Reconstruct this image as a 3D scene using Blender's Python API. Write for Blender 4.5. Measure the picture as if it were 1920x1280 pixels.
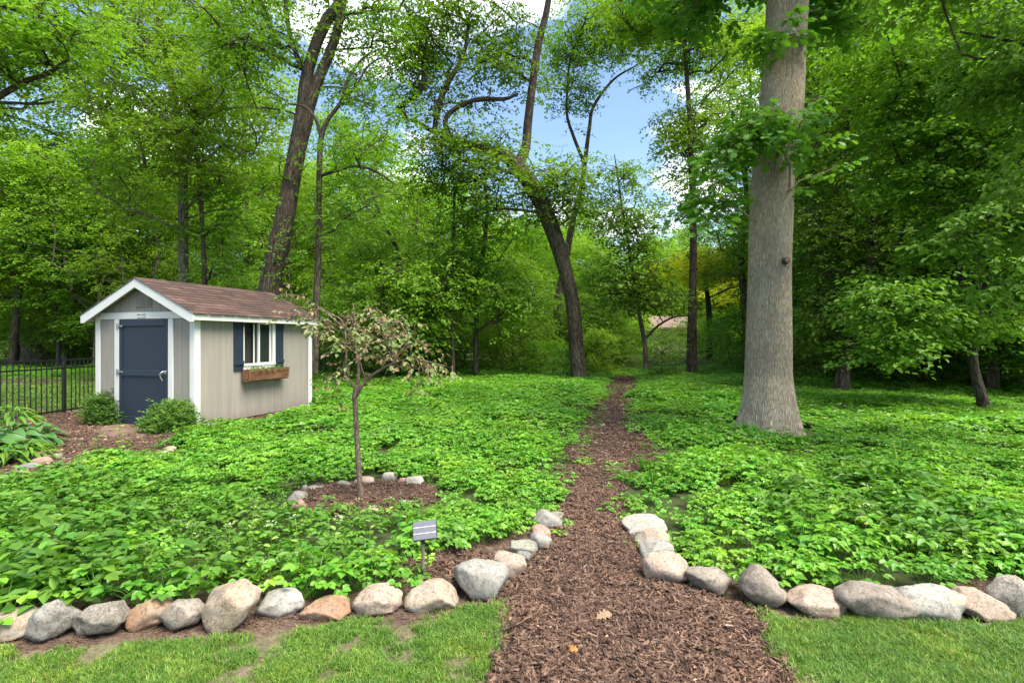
import bpy, math, random
import numpy as np
from mathutils import Vector, Matrix, Euler, noise as mnoise
import bmesh

R = math.radians
for o in list(bpy.data.objects):
    bpy.data.objects.remove(o)
sc = bpy.context.scene
C = sc.collection

# ------------------------------------------------------------------ camera
CAM_H, FPX, HY = 1.55, 1000.0, 637.0
cam_d = bpy.data.cameras.new('camera')
cam = bpy.data.objects.new('camera', cam_d)
C.objects.link(cam)
cam.location = (0, 0, CAM_H)
cam.rotation_euler = (R(90), 0, 0)
cam_d.sensor_width = 36
cam_d.lens = 36 * FPX / 1920
cam_d.shift_y = -(640 - HY) / 1920
cam_d.clip_end = 2000
cam_d.clip_start = 0.05
sc.camera = cam

# ------------------------------------------------------------------ sky and sun
SUN_EL, SUN_AZ = 60, 128          # azimuth clockwise from +Y (the view)
w = bpy.data.worlds.new('World')
sc.world = w
w.use_nodes = True
nt = w.node_tree
nt.nodes.clear()
N = nt.nodes.new
L = nt.links.new
out = N('ShaderNodeOutputWorld')
bg = N('ShaderNodeBackground')
bg.inputs['Strength'].default_value = 0.08
sky = N('ShaderNodeTexSky')
sky.sky_type = 'NISHITA'
sky.sun_disc = False
sky.sun_elevation = R(SUN_EL)
sky.sun_rotation = R(SUN_AZ)
sky.air_density = 1.0
sky.dust_density = 0.6
sky.ozone_density = 1.6
tc = N('ShaderNodeTexCoord')
sep = N('ShaderNodeSeparateXYZ')
L(tc.outputs['Generated'], sep.inputs[0])
zz = N('ShaderNodeMath'); zz.operation = 'MAXIMUM'; zz.inputs[1].default_value = 0.0
L(sep.outputs['Z'], zz.inputs[0])
za = N('ShaderNodeMath'); za.operation = 'ADD'; za.inputs[1].default_value = 0.22
L(zz.outputs[0], za.inputs[0])
dx = N('ShaderNodeMath'); dx.operation = 'DIVIDE'
dy = N('ShaderNodeMath'); dy.operation = 'DIVIDE'
L(sep.outputs['X'], dx.inputs[0]); L(za.outputs[0], dx.inputs[1])
L(sep.outputs['Y'], dy.inputs[0]); L(za.outputs[0], dy.inputs[1])
cmb = N('ShaderNodeCombineXYZ')
L(dx.outputs[0], cmb.inputs[0]); L(dy.outputs[0], cmb.inputs[1])
cmb.inputs[2].default_value = 5.1
cn = N('ShaderNodeTexNoise')
cn.inputs['Scale'].default_value = 2.3
cn.inputs['Detail'].default_value = 8
cn.inputs['Roughness'].default_value = 0.55
cn.inputs['Distortion'].default_value = 0.25
L(cmb.outputs[0], cn.inputs['Vector'])
cr = N('ShaderNodeValToRGB')
cr.color_ramp.elements[0].position = 0.53
cr.color_ramp.elements[1].position = 0.64
L(cn.outputs['Fac'], cr.inputs[0])
mx = N('ShaderNodeMix'); mx.data_type = 'RGBA'
hs = N('ShaderNodeHueSaturation')
hs.inputs['Saturation'].default_value = 1.0
L(sky.outputs[0], hs.inputs['Color'])
L(cr.outputs['Color'], mx.inputs['Factor'])
L(hs.outputs[0], mx.inputs['A'])
mx.inputs['B'].default_value = (7.4, 7.5, 7.9, 1)
L(mx.outputs['Result'], bg.inputs['Color'])
L(bg.outputs[0], out.inputs[0])

sl = bpy.data.lights.new('sun', 'SUN')
sl.energy = 3.0
sl.angle = R(40)
sl.color = (1.0, 0.93, 0.80)
sun = bpy.data.objects.new('sun', sl)
C.objects.link(sun)
sd = Vector((math.sin(R(SUN_AZ)) * math.cos(R(SUN_EL)), math.cos(R(SUN_AZ)) * math.cos(R(SUN_EL)), math.sin(R(SUN_EL))))
sun.rotation_euler = sd.to_track_quat('Z', 'Y').to_euler()
sun.location = (0, 0, 40)

sc.view_settings.view_transform = 'Standard'
sc.view_settings.look = 'None'
sc.view_settings.gamma = 1
sc.view_settings.exposure = 1.97
sc.render.engine = 'CYCLES'
sc.cycles.max_bounces = 10
sc.cycles.diffuse_bounces = 7
sc.cycles.transmission_bounces = 7
sc.cycles.use_denoising = True

# ------------------------------------------------------------------ helpers
rng = np.random.default_rng(11)
random.seed(5)


def G(px, py, z=0.0):
    Y = (CAM_H - z) * FPX / (py - HY)
    return ((px - 960) / FPX * Y, Y)


def P(px, py, Y):
    return ((px - 960) / FPX * Y, Y, CAM_H + (HY - py) / FPX * Y)


def tag(o, label=None, cat=None, group=None, kind=None):
    if label: o['label'] = label
    if cat: o['category'] = cat
    if group: o['group'] = group
    if kind: o['kind'] = kind
    return o


def link(o, parent=None):
    C.objects.link(o)
    if parent: o.parent = parent
    return o


def empty(name, loc, rz=0, label=None, cat=None, group=None):
    o = bpy.data.objects.new(name, None)
    o.empty_display_size = 0.2
    o.location = loc
    o.rotation_euler = (0, 0, rz)
    C.objects.link(o)
    return tag(o, label, cat, group)


def dup(o, parent=None, loc=None, rot=None):
    c = o.copy()
    C.objects.link(c)
    c.parent = parent
    if loc is not None: c.location = loc
    if rot is not None: c.rotation_euler = rot
    return c


class Buf:
    """collects vertices and faces, with a bark coordinate per vertex and a random value per face"""
    def __init__(s):
        s.V = []; s.F = {}; s.n = 0; s.co = []; s.r = {}

    def add(s, V, F, rnd=None, co=None):
        V = np.asarray(V, dtype=np.float32)
        F = np.asarray(F, dtype=np.int32)
        k = F.shape[1]
        s.V.append(V)
        s.co.append(V if co is None else np.asarray(co, dtype=np.float32))
        s.F.setdefault(k, []).append(F + s.n)
        if rnd is None: rnd = np.full(len(F), 0.5)
        s.r.setdefault(k, []).append(np.asarray(rnd, dtype=np.float32))
        s.n += len(V)

    def mesh(s, name, mat, smooth=True):
        V = np.concatenate(s.V); co = np.concatenate(s.co)
        me = bpy.data.meshes.new(name)
        idx = []; starts = []; tot = 0; rn = []
        for k in sorted(s.F):
            f = np.concatenate(s.F[k])
            idx.append(f.ravel())
            starts.append(tot + np.arange(len(f)) * k)
            tot += f.size
            rn.append(np.concatenate(s.r[k]))
        idx = np.concatenate(idx); starts = np.concatenate(starts)
        me.vertices.add(len(V)); me.vertices.foreach_set('co', V.ravel())
        me.loops.add(len(idx)); me.loops.foreach_set('vertex_index', idx)
        me.polygons.add(len(starts)); me.polygons.foreach_set('loop_start', starts)
        a = me.attributes.new('rnd', 'FLOAT', 'FACE'); a.data.foreach_set('value', np.concatenate(rn))
        b = me.attributes.new('bco', 'FLOAT_VECTOR', 'POINT'); b.data.foreach_set('vector', co.ravel())
        me.update(calc_edges=True)
        me.polygons.foreach_set('use_smooth', np.full(len(starts), smooth))
        me.materials.append(mat)
        return me

    def obj(s, name, mat, parent=None, smooth=True):
        return link(bpy.data.objects.new(name, s.mesh(name, mat, smooth)), parent)


def norm(v):
    return v / np.maximum(np.linalg.norm(v, axis=-1, keepdims=True), 1e-9)


def catmull(P_, n):
    P_ = np.asarray(P_, float)
    Q = np.vstack([2 * P_[0] - P_[1], P_, 2 * P_[-1] - P_[-2]])
    o = []
    for i in range(len(P_) - 1):
        p0, p1, p2, p3 = Q[i:i + 4]
        for t in np.linspace(0, 1, n, endpoint=False):
            o.append(.5 * ((2 * p1) + (-p0 + p2) * t + (2 * p0 - 5 * p1 + 4 * p2 - p3) * t * t + (-p0 + 3 * p1 - 3 * p2 + p3) * t ** 3))
    o.append(P_[-1])
    return np.array(o)


def tube(buf, path, rad, sides=8, rough=0.0, seed=0, flare=None):
    path = np.asarray(path, float); n = len(path)
    rad = np.asarray(rad, float)
    T = norm(np.gradient(path, axis=0))
    ref = np.array([0, 1.0, 0]) if abs(T[0][1]) < .9 else np.array([1.0, 0, 0])
    U = np.zeros((n, 3)); u = ref - T[0] * ref.dot(T[0]); u /= np.linalg.norm(u)
    for i in range(n):
        u = u - T[i] * u.dot(T[i]); u /= max(np.linalg.norm(u), 1e-9); U[i] = u
    W = np.cross(T, U)
    th = np.linspace(0, 2 * math.pi, sides, endpoint=False)
    s = np.concatenate([[0], np.cumsum(np.linalg.norm(np.diff(path, axis=0), axis=1))])
    rr = np.repeat(rad[:, None], sides, 1)
    if rough:
        k = seed * 1.7
        rr = rr * (1 + rough * (np.sin(3 * th[None] + .9 * s[:, None] + k) * .5 + np.sin(2 * th[None] - 1.7 * s[:, None] + 2 * k) * .5))
    if flare is not None:
        rr = rr * flare(th[None, :], s[:, None])
    V = path[:, None, :] + rr[..., None] * (np.cos(th)[None, :, None] * U[:, None, :] + np.sin(th)[None, :, None] * W[:, None, :])
    rm = max(rad.mean(), .01)
    co = np.stack([np.cos(th)[None] * rm + 0 * s[:, None], np.sin(th)[None] * rm + 0 * s[:, None], s[:, None] + 0 * th[None]], -1)
    i = np.arange(n - 1)[:, None] * sides; j = np.arange(sides)[None]
    jn = (j + 1) % sides
    F = np.stack([i + j, i + jn, i + sides + jn, i + sides + j], -1).reshape(-1, 4)
    buf.add(V.reshape(-1, 3), F, None, co.reshape(-1, 3))


SH = {
    'rh': (np.array([[0, 0, 0], [.30, .42, .06], [0, 1, -.10], [-.30, .42, .06]]), [[0, 1, 2], [0, 2, 3]]),
    'nar': (np.array([[0, 0, 0], [.2, .4, .05], [0, 1, -.22], [-.2, .4, .05]]), [[0, 1, 2], [0, 2, 3]]),
    'ov': (np.array([[0, 0, 0], [.30, .22, .07], [.27, .62, .05], [0, 1, -.12], [-.27, .62, .05], [-.30, .22, .07]]), [[0, 1, 2, 3], [0, 3, 4, 5]]),
    'oak': (np.array([[0, 0, 0], [.08, .14, 0], [.24, .2, .04], [.12, .34, .01], [.36, .42, .05], [.17, .55, 0], [.36, .68, .02], [.2, .78, -.03], [.18, .92, -.08], [0, 1, -.12],
                      [-.18, .92, -.08], [-.2, .78, -.03], [-.36, .68, .02], [-.17, .55, 0], [-.36, .42, .05], [-.12, .34, .01], [-.24, .2, .04], [-.08, .14, 0], [0, .34, 0], [0, .55, 0], [0, .78, -.02]]),
            [[0, 1, 2, 3, 18], [18, 3, 4, 5, 19], [19, 5, 6, 7, 20], [20, 7, 8, 9], [0, 18, 15, 16, 17], [18, 19, 13, 14, 15], [19, 20, 11, 12, 13], [20, 9, 10, 11]]),
}


def leaves(buf, pos, d, nrm, size, shape='rh', rnd=None, aspect=1.0):
    n = len(pos)
    d = norm(d); x = norm(np.cross(d, nrm)); z = np.cross(x, d)
    sv, sf = SH[shape]
    size = np.broadcast_to(size, (n,))[:, None, None]
    V = pos[:, None, :] + size * (sv[None, :, 0:1] * aspect * x[:, None, :] + sv[None, :, 1:2] * d[:, None, :] + sv[None, :, 2:3] * z[:, None, :])
    m = len(sv)
    if rnd is None: rnd = rng.random(n)
    V = V.reshape(-1, 3)
    base = np.arange(n)[:, None, None] * m
    byk = {}
    for f in sf: byk.setdefault(len(f), []).append(f)
    first = True
    n0 = buf.n
    for k, fs in byk.items():
        F = (base + np.array(fs)[None]).reshape(-1, k)
        rr = np.repeat(rnd, len(fs))
        if first:
            buf.add(V, F, rr); first = False
        else:
            buf.F.setdefault(k, []).append((F + n0).astype(np.int32)); buf.r.setdefault(k, []).append(rr.astype(np.float32))


def sprays(buf, cl, dens, size, shape='rh', per=9, droop=.35, tw=None, flat=.28, sp=.45, tilt=.4):
    """leafy twigs round each cluster (x,y,z,r)"""
    cl = np.asarray(cl, float)
    n = np.maximum((dens * cl[:, 3] ** 2).astype(int), 2)
    ci = np.repeat(np.arange(len(cl)), n)
    T = len(ci)
    r = cl[ci, 3]
    a = rng.random(T) * 2 * math.pi
    rho = r * np.sqrt(rng.random(T))
    off = np.stack([np.cos(a) * rho, np.sin(a) * rho, rng.normal(0, flat, T) * r - .22 * rho ** 2 / np.maximum(r, .1)], 1)
    o = cl[ci, :3] + off
    b = a + rng.normal(0, .9, T)
    td = np.stack([np.cos(b), np.sin(b), rng.normal(-droop * .4, .25, T)], 1)
    td = norm(td)
    k = np.arange(per)
    step = size * sp
    pos = o[:, None, :] + td[:, None, :] * (k[None, :, None] * step)
    pos[..., 2] -= .10 * (k[None, :] * step) ** 2 / max(step * per, .01) * 2
    side = np.where(k % 2 == 0, 1, -1)[None, :] * (0.9 + rng.normal(0, .25, (T, per)))
    side[:, -1] = rng.normal(0, .2, T)
    ca, sa = np.cos(side), np.sin(side)
    dxy = np.stack([td[:, None, 0] * ca - td[:, None, 1] * sa, td[:, None, 0] * sa + td[:, None, 1] * ca,
                    np.full_like(ca, -droop) + rng.normal(0, .25, (T, per))], -1)
    nr = np.stack([rng.normal(0, tilt, (T, per)), rng.normal(0, tilt, (T, per)), np.ones((T, per))], -1)
    M = T * per
    cv = rng.random(len(cl))[ci]
    rn = np.clip(.5 + .34 * (np.repeat(cv, per) - .5) + .25 * (rng.random(M) - .5) + .3 * (np.repeat(rng.random(T), per) - .5), 0, 1)
    jit = rng.normal(0, size * .25, (M, 3))
    sz = size * (.65 + .6 * rng.random(M))
    leaves(buf, pos.reshape(-1, 3) + jit, dxy.reshape(-1, 3), nr.reshape(-1, 3), sz, shape, rn)
    if tw is not None:
        for i in range(0, T, tw[1]):
            e = o[i] + td[i] * step * per
            tube(tw[0], [cl[ci[i], :3], (cl[ci[i], :3] + o[i]) / 2 + [0, 0, .04], o[i], e], [.010, .008, .006, .003], 3)


def skeleton(buf, trunks, cl, tip=.012, sides=6, low=.0, wob=.12):
    """trunks: [(path, radii)] dense polylines; grows limbs from them out to every cluster centre"""
    P_ = []; rad = []; par = []; istr = []
    for path, rr in trunks:
        base = len(P_)
        for i, (p, r_) in enumerate(zip(path, rr)):
            P_.append(np.array(p)); rad.append(r_); istr.append(True)
            par.append(base + i - 1 if i else -1)
    cl = np.asarray(cl, float)
    tp = np.array(P_)
    dmin = np.array([np.min(np.linalg.norm(tp - c[:3], axis=1)) for c in cl])
    paths = []
    cnt = [0.0] * len(P_)
    for ci in np.argsort(dmin):
        c = cl[ci, :3]
        A = np.array(P_)
        dz = c[2] - A[:, 2]
        dist = np.linalg.norm(A - c, axis=1)
        cost = dist + 1.6 * np.maximum(0, -dz + .25 * dist) + np.where(A[:, 2] < low, 50, 0)
        if len(A) > 6: cost[0] += 99
        j = int(np.argmin(cost))
        p0 = A[j]
        v = c - p0; Ld = np.linalg.norm(v)
        if Ld < .05: continue
        ns = max(3, min(8, int(Ld / .45) + 2))
        side = norm(np.cross(v, [0, 0, 1]) + 1e-6)
        mid = p0 + v * .5 + side * rng.normal(0, wob) * Ld + np.array([0, 0, 1]) * (.08 * Ld + rng.normal(0, wob * .6) * Ld)
        t = np.linspace(0, 1, ns)[:, None]
        pts = (1 - t) ** 2 * p0 + 2 * t * (1 - t) * mid + t ** 2 * c
        pts[1:-1] += rng.normal(0, .025 * Ld, (ns - 2, 3)) * .6
        ids = [j]
        for q in pts[1:]:
            P_.append(q); rad.append(0); istr.append(False); par.append(ids[-1]); cnt.append(0.0); ids.append(len(P_) - 1)
        paths.append(ids)
        k = ids[-1]
        wgt = cl[ci, 3] ** 2
        while k != -1:
            cnt[k] += wgt
            k = par[k]
    for ids in paths:
        pr = [max(tip * .6, tip * (cnt[k] + .15) ** .5 * 1.6) for k in ids]
        pr[0] = pr[1] * 1.15
        if istr[ids[0]]:
            pr = [min(x, rad[ids[0]] * .6) for x in pr]
        tube(buf, np.array([P_[k] for k in ids]), pr, sides)


def ell(cx, cy, Y, rx, ry, rd, n, r, jit=.25):
    """n cluster centres filling an ellipsoid given by its middle in the photo and its distance; rx, ry in photo pixels, rd and r in metres"""
    o = []
    c = np.array(P(cx, cy, Y)); s = Y / FPX
    for _ in range(n):
        v = rng.normal(0, 1, 3); v /= np.linalg.norm(v); v *= rng.random() ** .4
        o.append([c[0] + v[0] * rx * s, c[1] + v[1] * rd, c[2] + v[2] * ry * s, r * (1 + jit * rng.normal())])
    return o


# ------------------------------------------------------------------ materials
def mat_new(name):
    m = bpy.data.materials.new(name)
    m.use_nodes = True
    t = m.node_tree
    b = t.nodes['Principled BSDF']
    return m, t, b


def ramp(t, stops, fac=None):
    n = t.nodes.new('ShaderNodeValToRGB')
    e = n.color_ramp.elements
    e[0].position, e[0].color = stops[0][0], (*stops[0][1], 1)
    e[1].position, e[1].color = stops[-1][0], (*stops[-1][1], 1)
    for p, c in stops[1:-1]:
        x = e.new(p); x.color = (*c, 1)
    if fac is not None: t.links.new(fac, n.inputs[0])
    return n.outputs['Color']


def noise(t, scale, detail=4, rough=.55, vec=None, dist=0.0):
    n = t.nodes.new('ShaderNodeTexNoise')
    n.inputs['Scale'].default_value = scale
    n.inputs['Detail'].default_value = detail
    n.inputs['Roughness'].default_value = rough
    n.inputs['Distortion'].default_value = dist
    if vec is not None: t.links.new(vec, n.inputs['Vector'])
    return n.outputs['Fac']


def mapv(t, vec, s, loc=(0, 0, 0)):
    n = t.nodes.new('ShaderNodeMapping')
    n.inputs['Scale'].default_value = s
    n.inputs['Location'].default_value = loc
    t.links.new(vec, n.inputs['Vector'])
    return n.outputs[0]


def mixc(t, a, b, f, mode='MIX'):
    n = t.nodes.new('ShaderNodeMix'); n.data_type = 'RGBA'; n.blend_type = mode
    for s, v in (('A', a), ('B', b), ('Factor', f)):
        if isinstance(v, (tuple, float, int)):
            n.inputs[s].default_value = (*v, 1) if isinstance(v, tuple) else v
        else: t.links.new(v, n.inputs[s])
    return n.outputs['Result']


def bump(t, b, h, strength=.5, dist=.01):
    n = t.nodes.new('ShaderNodeBump')
    n.inputs['Strength'].default_value = strength
    n.inputs['Distance'].default_value = dist
    t.links.new(h, n.inputs['Height'])
    t.links.new(n.outputs[0], b.inputs['Normal'])


def objco(t):
    return t.nodes.new('ShaderNodeTexCoord').outputs['Object']


def geoco(t):
    return t.nodes.new('ShaderNodeNewGeometry').outputs['Position']


def attr(t, name, o='Fac'):
    n = t.nodes.new('ShaderNodeAttribute'); n.attribute_name = name
    return n.outputs[o]


def leaf_mat(name, stops, transl=.4, tcol=(1.18, 1.22, .45), rough=.5, ov=.18, spec=.35, patch=None):
    m, t, b = mat_new(name)
    c = ramp(t, stops, attr(t, 'rnd'))
    oi = t.nodes.new('ShaderNodeObjectInfo').outputs['Random']
    hsv = t.nodes.new('ShaderNodeHueSaturation')
    mr = t.nodes.new('ShaderNodeMapRange')
    mr.inputs['To Min'].default_value = 1 - ov; mr.inputs['To Max'].default_value = 1 + ov
    t.links.new(oi, mr.inputs[0]); t.links.new(mr.outputs[0], hsv.inputs['Value'])
    mr2 = t.nodes.new('ShaderNodeMapRange')
    mr2.inputs['To Min'].default_value = .485; mr2.inputs['To Max'].default_value = .512
    mm = t.nodes.new('ShaderNodeMath'); mm.operation = 'MULTIPLY_ADD'; mm.inputs[1].default_value = 7.13; mm.inputs[2].default_value = .3
    fr = t.nodes.new('ShaderNodeMath'); fr.operation = 'FRACT'
    t.links.new(oi, mm.inputs[0]); t.links.new(mm.outputs[0], fr.inputs[0]); t.links.new(fr.outputs[0], mr2.inputs[0])
    t.links.new(mr2.outputs[0], hsv.inputs['Hue'])
    t.links.new(c, hsv.inputs['Color'])
    lc = hsv.outputs[0]
    if patch:
        pn_ = noise(t, patch[0], 5, .6, geoco(t))
        lc = mixc(t, lc, ramp(t, [(.3, patch[1]), (.5, (1, 1, 1)), (.68, patch[2])], pn_), 1.0, 'MULTIPLY')
    t.links.new(lc, b.inputs['Base Color'])
    b.inputs['Roughness'].default_value = rough
    b.inputs['Specular IOR Level'].default_value = spec
    tr = t.nodes.new('ShaderNodeBsdfTranslucent')
    t.links.new(mixc(t, lc, tcol, 1.0, 'MULTIPLY'), tr.inputs[0])
    ms = t.nodes.new('ShaderNodeMixShader'); ms.inputs[0].default_value = transl
    t.links.new(b.outputs[0], ms.inputs[1]); t.links.new(tr.outputs[0], ms.inputs[2])
    t.links.new(ms.outputs[0], t.nodes['Material Output'].inputs[0])
    return m


def bark_mat(name, c1, c2, c3, su=14, sv=2.2, bs=.9, bd=.02, moss=None):
    m, t, b = mat_new(name)
    v = attr(t, 'bco', 'Vector')
    mv = mapv(t, v, (su, su, sv))
    n1 = noise(t, 1.0, 6, .6, mv, .6)
    n2 = noise(t, 2.6, 4, .6, mv)
    n3 = noise(t, .9, 3, .5, v)
    vo = t.nodes.new('ShaderNodeTexVoronoi'); vo.feature = 'DISTANCE_TO_EDGE'
    vo.inputs['Scale'].default_value = 1.3
    t.links.new(mapv(t, v, (su * .8, su * .8, sv * .9)), vo.inputs['Vector'])
    cc = ramp(t, [(.3, c1), (.5, c2), (.72, c3)], n1)
    cr_ = ramp(t, [(.02, (.35, .33, .3)), (.22, (1, 1, 1))], vo.outputs['Distance'])
    cc = mixc(t, cc, cr_, .75, 'MULTIPLY')
    cc = mixc(t, cc, ramp(t, [(.35, (.72, .72, .70)), (.65, (1.15, 1.12, 1.05))], n3), .8, 'MULTIPLY')
    if moss:
        cc = mixc(t, cc, moss, ramp(t, [(.5, (0, 0, 0)), (.75, (.5, .5, .5))], noise(t, 1.4, 3, .5, v)))
    t.links.new(cc, b.inputs['Base Color'])
    b.inputs['Roughness'].default_value = .92
    b.inputs['Specular IOR Level'].default_value = .15
    h = t.nodes.new('ShaderNodeMath'); h.operation = 'MULTIPLY'
    t.links.new(ramp(t, [(0, (0, 0, 0)), (.25, (1, 1, 1))], vo.outputs['Distance']), h.inputs[0]); t.links.new(n2, h.inputs[1])
    bump(t, b, h.outputs[0], bs, bd)
    return m


def plain(name, col, rough=.6, var=.08, sc_=8.0, metal=0.0, bs=0.0, spec=.5):
    m, t, b = mat_new(name)
    n = noise(t, sc_, 5, .6, objco(t))
    lo = tuple(max(0, x * (1 - var)) for x in col); hi = tuple(x * (1 + var) for x in col)
    t.links.new(ramp(t, [(.3, lo), (.7, hi)], n), b.inputs['Base Color'])
    b.inputs['Roughness'].default_value = rough
    b.inputs['Metallic'].default_value = metal
    b.inputs['Specular IOR Level'].default_value = spec
    if bs: bump(t, b, n, bs, .004)
    return m


M = {}
g = lambda r_, g_, b_: (r_, g_, b_)
M['leaf_mid'] = leaf_mat('leaf_mid', [(0, g(.075, .155, .016)), (.5, g(.152, .295, .028)), (1, g(.25, .42, .045))], .52)
M['leaf_lime'] = leaf_mat('leaf_lime', [(0, g(.12, .24, .02)), (.5, g(.21, .40, .03)), (1, g(.31, .50, .045))], .5)
M['leaf_dark'] = leaf_mat('leaf_dark', [(0, g(.05, .115, .014)), (.5, g(.11, .235, .024)), (1, g(.18, .34, .035))], .42)  # darker leaf copy; for the right-hand woods it puts shade into the colour
M['leaf_oak'] = leaf_mat('leaf_oak', [(0, g(.06, .16, .02)), (.5, g(.11, .25, .03)), (1, g(.18, .34, .045))], .4)
M['leaf_yellow'] = leaf_mat('leaf_yellow', [(0, g(.2, .3, .02)), (.15, g(.4, .42, .02)), (.25, g(.85, .80, .04)), (1, g(.95, .93, .08))], .5, (1.0, 1.0, .6), ov=.05)
M['leaf_pink'] = leaf_mat('leaf_pink', [(0, g(.08, .14, .03)), (.4, g(.16, .22, .06)), (.55, g(.22, .22, .08)), (.66, g(.20, .10, .07)), (.85, g(.27, .21, .12)), (1, g(.32, .10, .10))], .3, (1.1, 1.0, .8), ov=.05)
M['cover'] = leaf_mat('cover', [(0, g(.075, .20, .020)), (.5, g(.135, .335, .032)), (1, g(.22, .44, .05))], .40, (1.1, 1.2, .45), .42, ov=.24, spec=.4, patch=(1.1, (.72, .80, .80), (1.30, 1.14, .95)))
M['grass'] = leaf_mat('grass', [(0, g(.06, .14, .02)), (.5, g(.115, .24, .03)), (.8, g(.18, .31, .045)), (.93, g(.27, .30, .11)), (1, g(.40, .33, .17))], .35, (1.2, 1.2, .5), .5, ov=.26, patch=(2.6, (.75, .86, .8), (1.5, 1.22, 1.1)))
M['yew'] = leaf_mat('yew', [(0, g(.05, .13, .02)), (.5, g(.10, .22, .03)), (1, g(.20, .34, .05))], .25)
M['hosta'] = leaf_mat('hosta', [(0, g(.035, .10, .025)), (.5, g(.06, .16, .04)), (1, g(.11, .23, .06))], .2, rough=.38)
M['bark_oak'] = bark_mat('bark_oak', g(.28, .225, .165), g(.46, .39, .30), g(.62, .545, .44), 62, 7, 1, .015)
M['bark_dark'] = bark_mat('bark_dark', g(.045, .036, .028), g(.10, .08, .062), g(.17, .14, .11), 16, 2.5, 1, .03)
M['bark_grey'] = bark_mat('bark_grey', g(.09, .08, .065), g(.17, .15, .125), g(.27, .24, .20), 16, 2.5, 1, .025, moss=g(.10, .12, .05))
M['bark_sapling'] = bark_mat('bark_sapling', g(.10, .075, .06), g(.19, .145, .12), g(.33, .25, .20), 60, 14, .5, .003)

M['white'] = plain('white_paint', g(.60, .605, .57), .55, .05, 3, bs=.15)
M['navy'] = plain('navy_paint', g(.012, .022, .038), .6, .18, 14, bs=.3)
M['navy_rail'] = plain('navy_rail_paint', g(.014, .026, .044), .55, .15, 10)
M['foundation'] = plain('foundation_grey', g(.10, .11, .115), .8, .2, 6)
M['black_metal'] = plain('black_powder_coat', g(.008, .008, .009), .45, .2, 8)
M['steel'] = plain('brushed_steel', g(.6, .6, .6), .28, .05, 30, metal=1.0)
M['galv'] = plain('galvanised_hinge', g(.35, .36, .36), .45, .2, 50, metal=.8)
M['inside'] = plain('interior_shade', g(.02, .018, .016), .9)
M['solar_cell'] = plain('solar_cell', g(.10, .105, .125), .4, .06, 20)
M['solar_body'] = plain('solar_body', g(.03, .03, .033), .5)
M['silver_line'] = plain('silver_line', g(.75, .76, .78), .4)
M['stake'] = plain('stake_plastic', g(.16, .12, .105), .7, .2, 60, bs=.3)
M['sign_plate'] = plain('sign_plate', g(.58, .60, .57), .5)
M['mark_dark'] = plain('mark_dark', g(.07, .09, .08), .6)
M['mark_red'] = plain('mark_red', g(.28, .10, .10), .6)
M['mark_green'] = plain('mark_green', g(.25, .30, .26), .6)
M['cable'] = plain('cable_rubber', g(.012, .012, .012), .6)
M['pole_wood'] = plain('pole_wood', g(.30, .22, .16), .85, .3, 6)
M['house_wall'] = plain('house_wall', g(.62, .52, .38), .8, .1, 1)
M['house_roof'] = plain('house_roof', g(.17, .115, .095), .9, .25, 2)
M['pane'] = plain('window_glass', g(.02, .03, .025), .06, .1, 3, spec=.8)


def siding_mat():
    m, t, b = mat_new('siding_paint')
    v = objco(t)
    n = noise(t, 1.0, 5, .6, mapv(t, v, (60, 60, 3)))
    n2 = noise(t, .9, 4, .55, v)
    c = ramp(t, [(.25, (.245, .224, .195)), (.75, (.29, .266, .235))], n)
    c = mixc(t, c, ramp(t, [(.3, (.9, .9, .9)), (.7, (1.06, 1.05, 1.03))], n2), 1.0, 'MULTIPLY')
    # splash-back grime along the foot of the boards
    sp_ = t.nodes.new('ShaderNodeSeparateXYZ'); t.links.new(v, sp_.inputs[0])
    n3 = noise(t, 9, 5, .7, v)
    ad = t.nodes.new('ShaderNodeMath'); ad.operation = 'MULTIPLY_ADD'; ad.inputs[1].default_value = .35
    t.links.new(n3, ad.inputs[0]); t.links.new(sp_.outputs['Z'], ad.inputs[2])
    c = mixc(t, c, (.16, .13, .095), ramp(t, [(.16, (.55, .55, .55)), (.42, (0, 0, 0))], ad.outputs[0]))
    n4 = noise(t, 1.0, 4, .6, mapv(t, v, (14, 14, .6)))
    c = mixc(t, c, ramp(t, [(.35, (.88, .87, .85)), (.6, (1.03, 1.03, 1.03))], n4), 1.0, 'MULTIPLY')
    t.links.new(c, b.inputs['Base Color'])
    b.inputs['Roughness'].default_value = .75
    bump(t, b, n, .35, .003)
    return m


M['siding'] = siding_mat()


def shingle_mat():
    m, t, b = mat_new('shingle')
    v = objco(t)
    oi = t.nodes.new('ShaderNodeObjectInfo').outputs['Random']
    n = noise(t, 140, 2, .7, geoco(t)); n2 = noise(t, 5, 4, .6, geoco(t))
    c = ramp(t, [(0, (.034, .020, .016)), (.35, (.068, .038, .031)), (.7, (.05, .028, .023)), (1, (.10, .06, .048))], oi)
    c = mixc(t, c, ramp(t, [(.25, (.5, .5, .5)), (.75, (1.5, 1.45, 1.4))], n), 1.0, 'MULTIPLY')
    c = mixc(t, c, ramp(t, [(.3, (.8, .8, .8)), (.7, (1.15, 1.15, 1.15))], n2), 1.0, 'MULTIPLY')
    t.links.new(c, b.inputs['Base Color'])
    b.inputs['Roughness'].default_value = .95
    bump(t, b, n, .6, .003)
    return m


M['shingle'] = shingle_mat()


def cedar_mat():
    m, t, b = mat_new('cedar')
    v = objco(t)
    n = noise(t, 1.0, 6, .65, mapv(t, v, (2.2, 10, 22)), 1.2)
    c = ramp(t, [(.3, (.05, .022, .012)), (.48, (.14, .06, .03)), (.62, (.22, .115, .055)), (.8, (.10, .045, .022))], n)
    t.links.new(c, b.inputs['Base Color']); b.inputs['Roughness'].default_value = .7
    bump(t, b, n, .3, .003)
    return m


M['cedar'] = cedar_mat()


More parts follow.
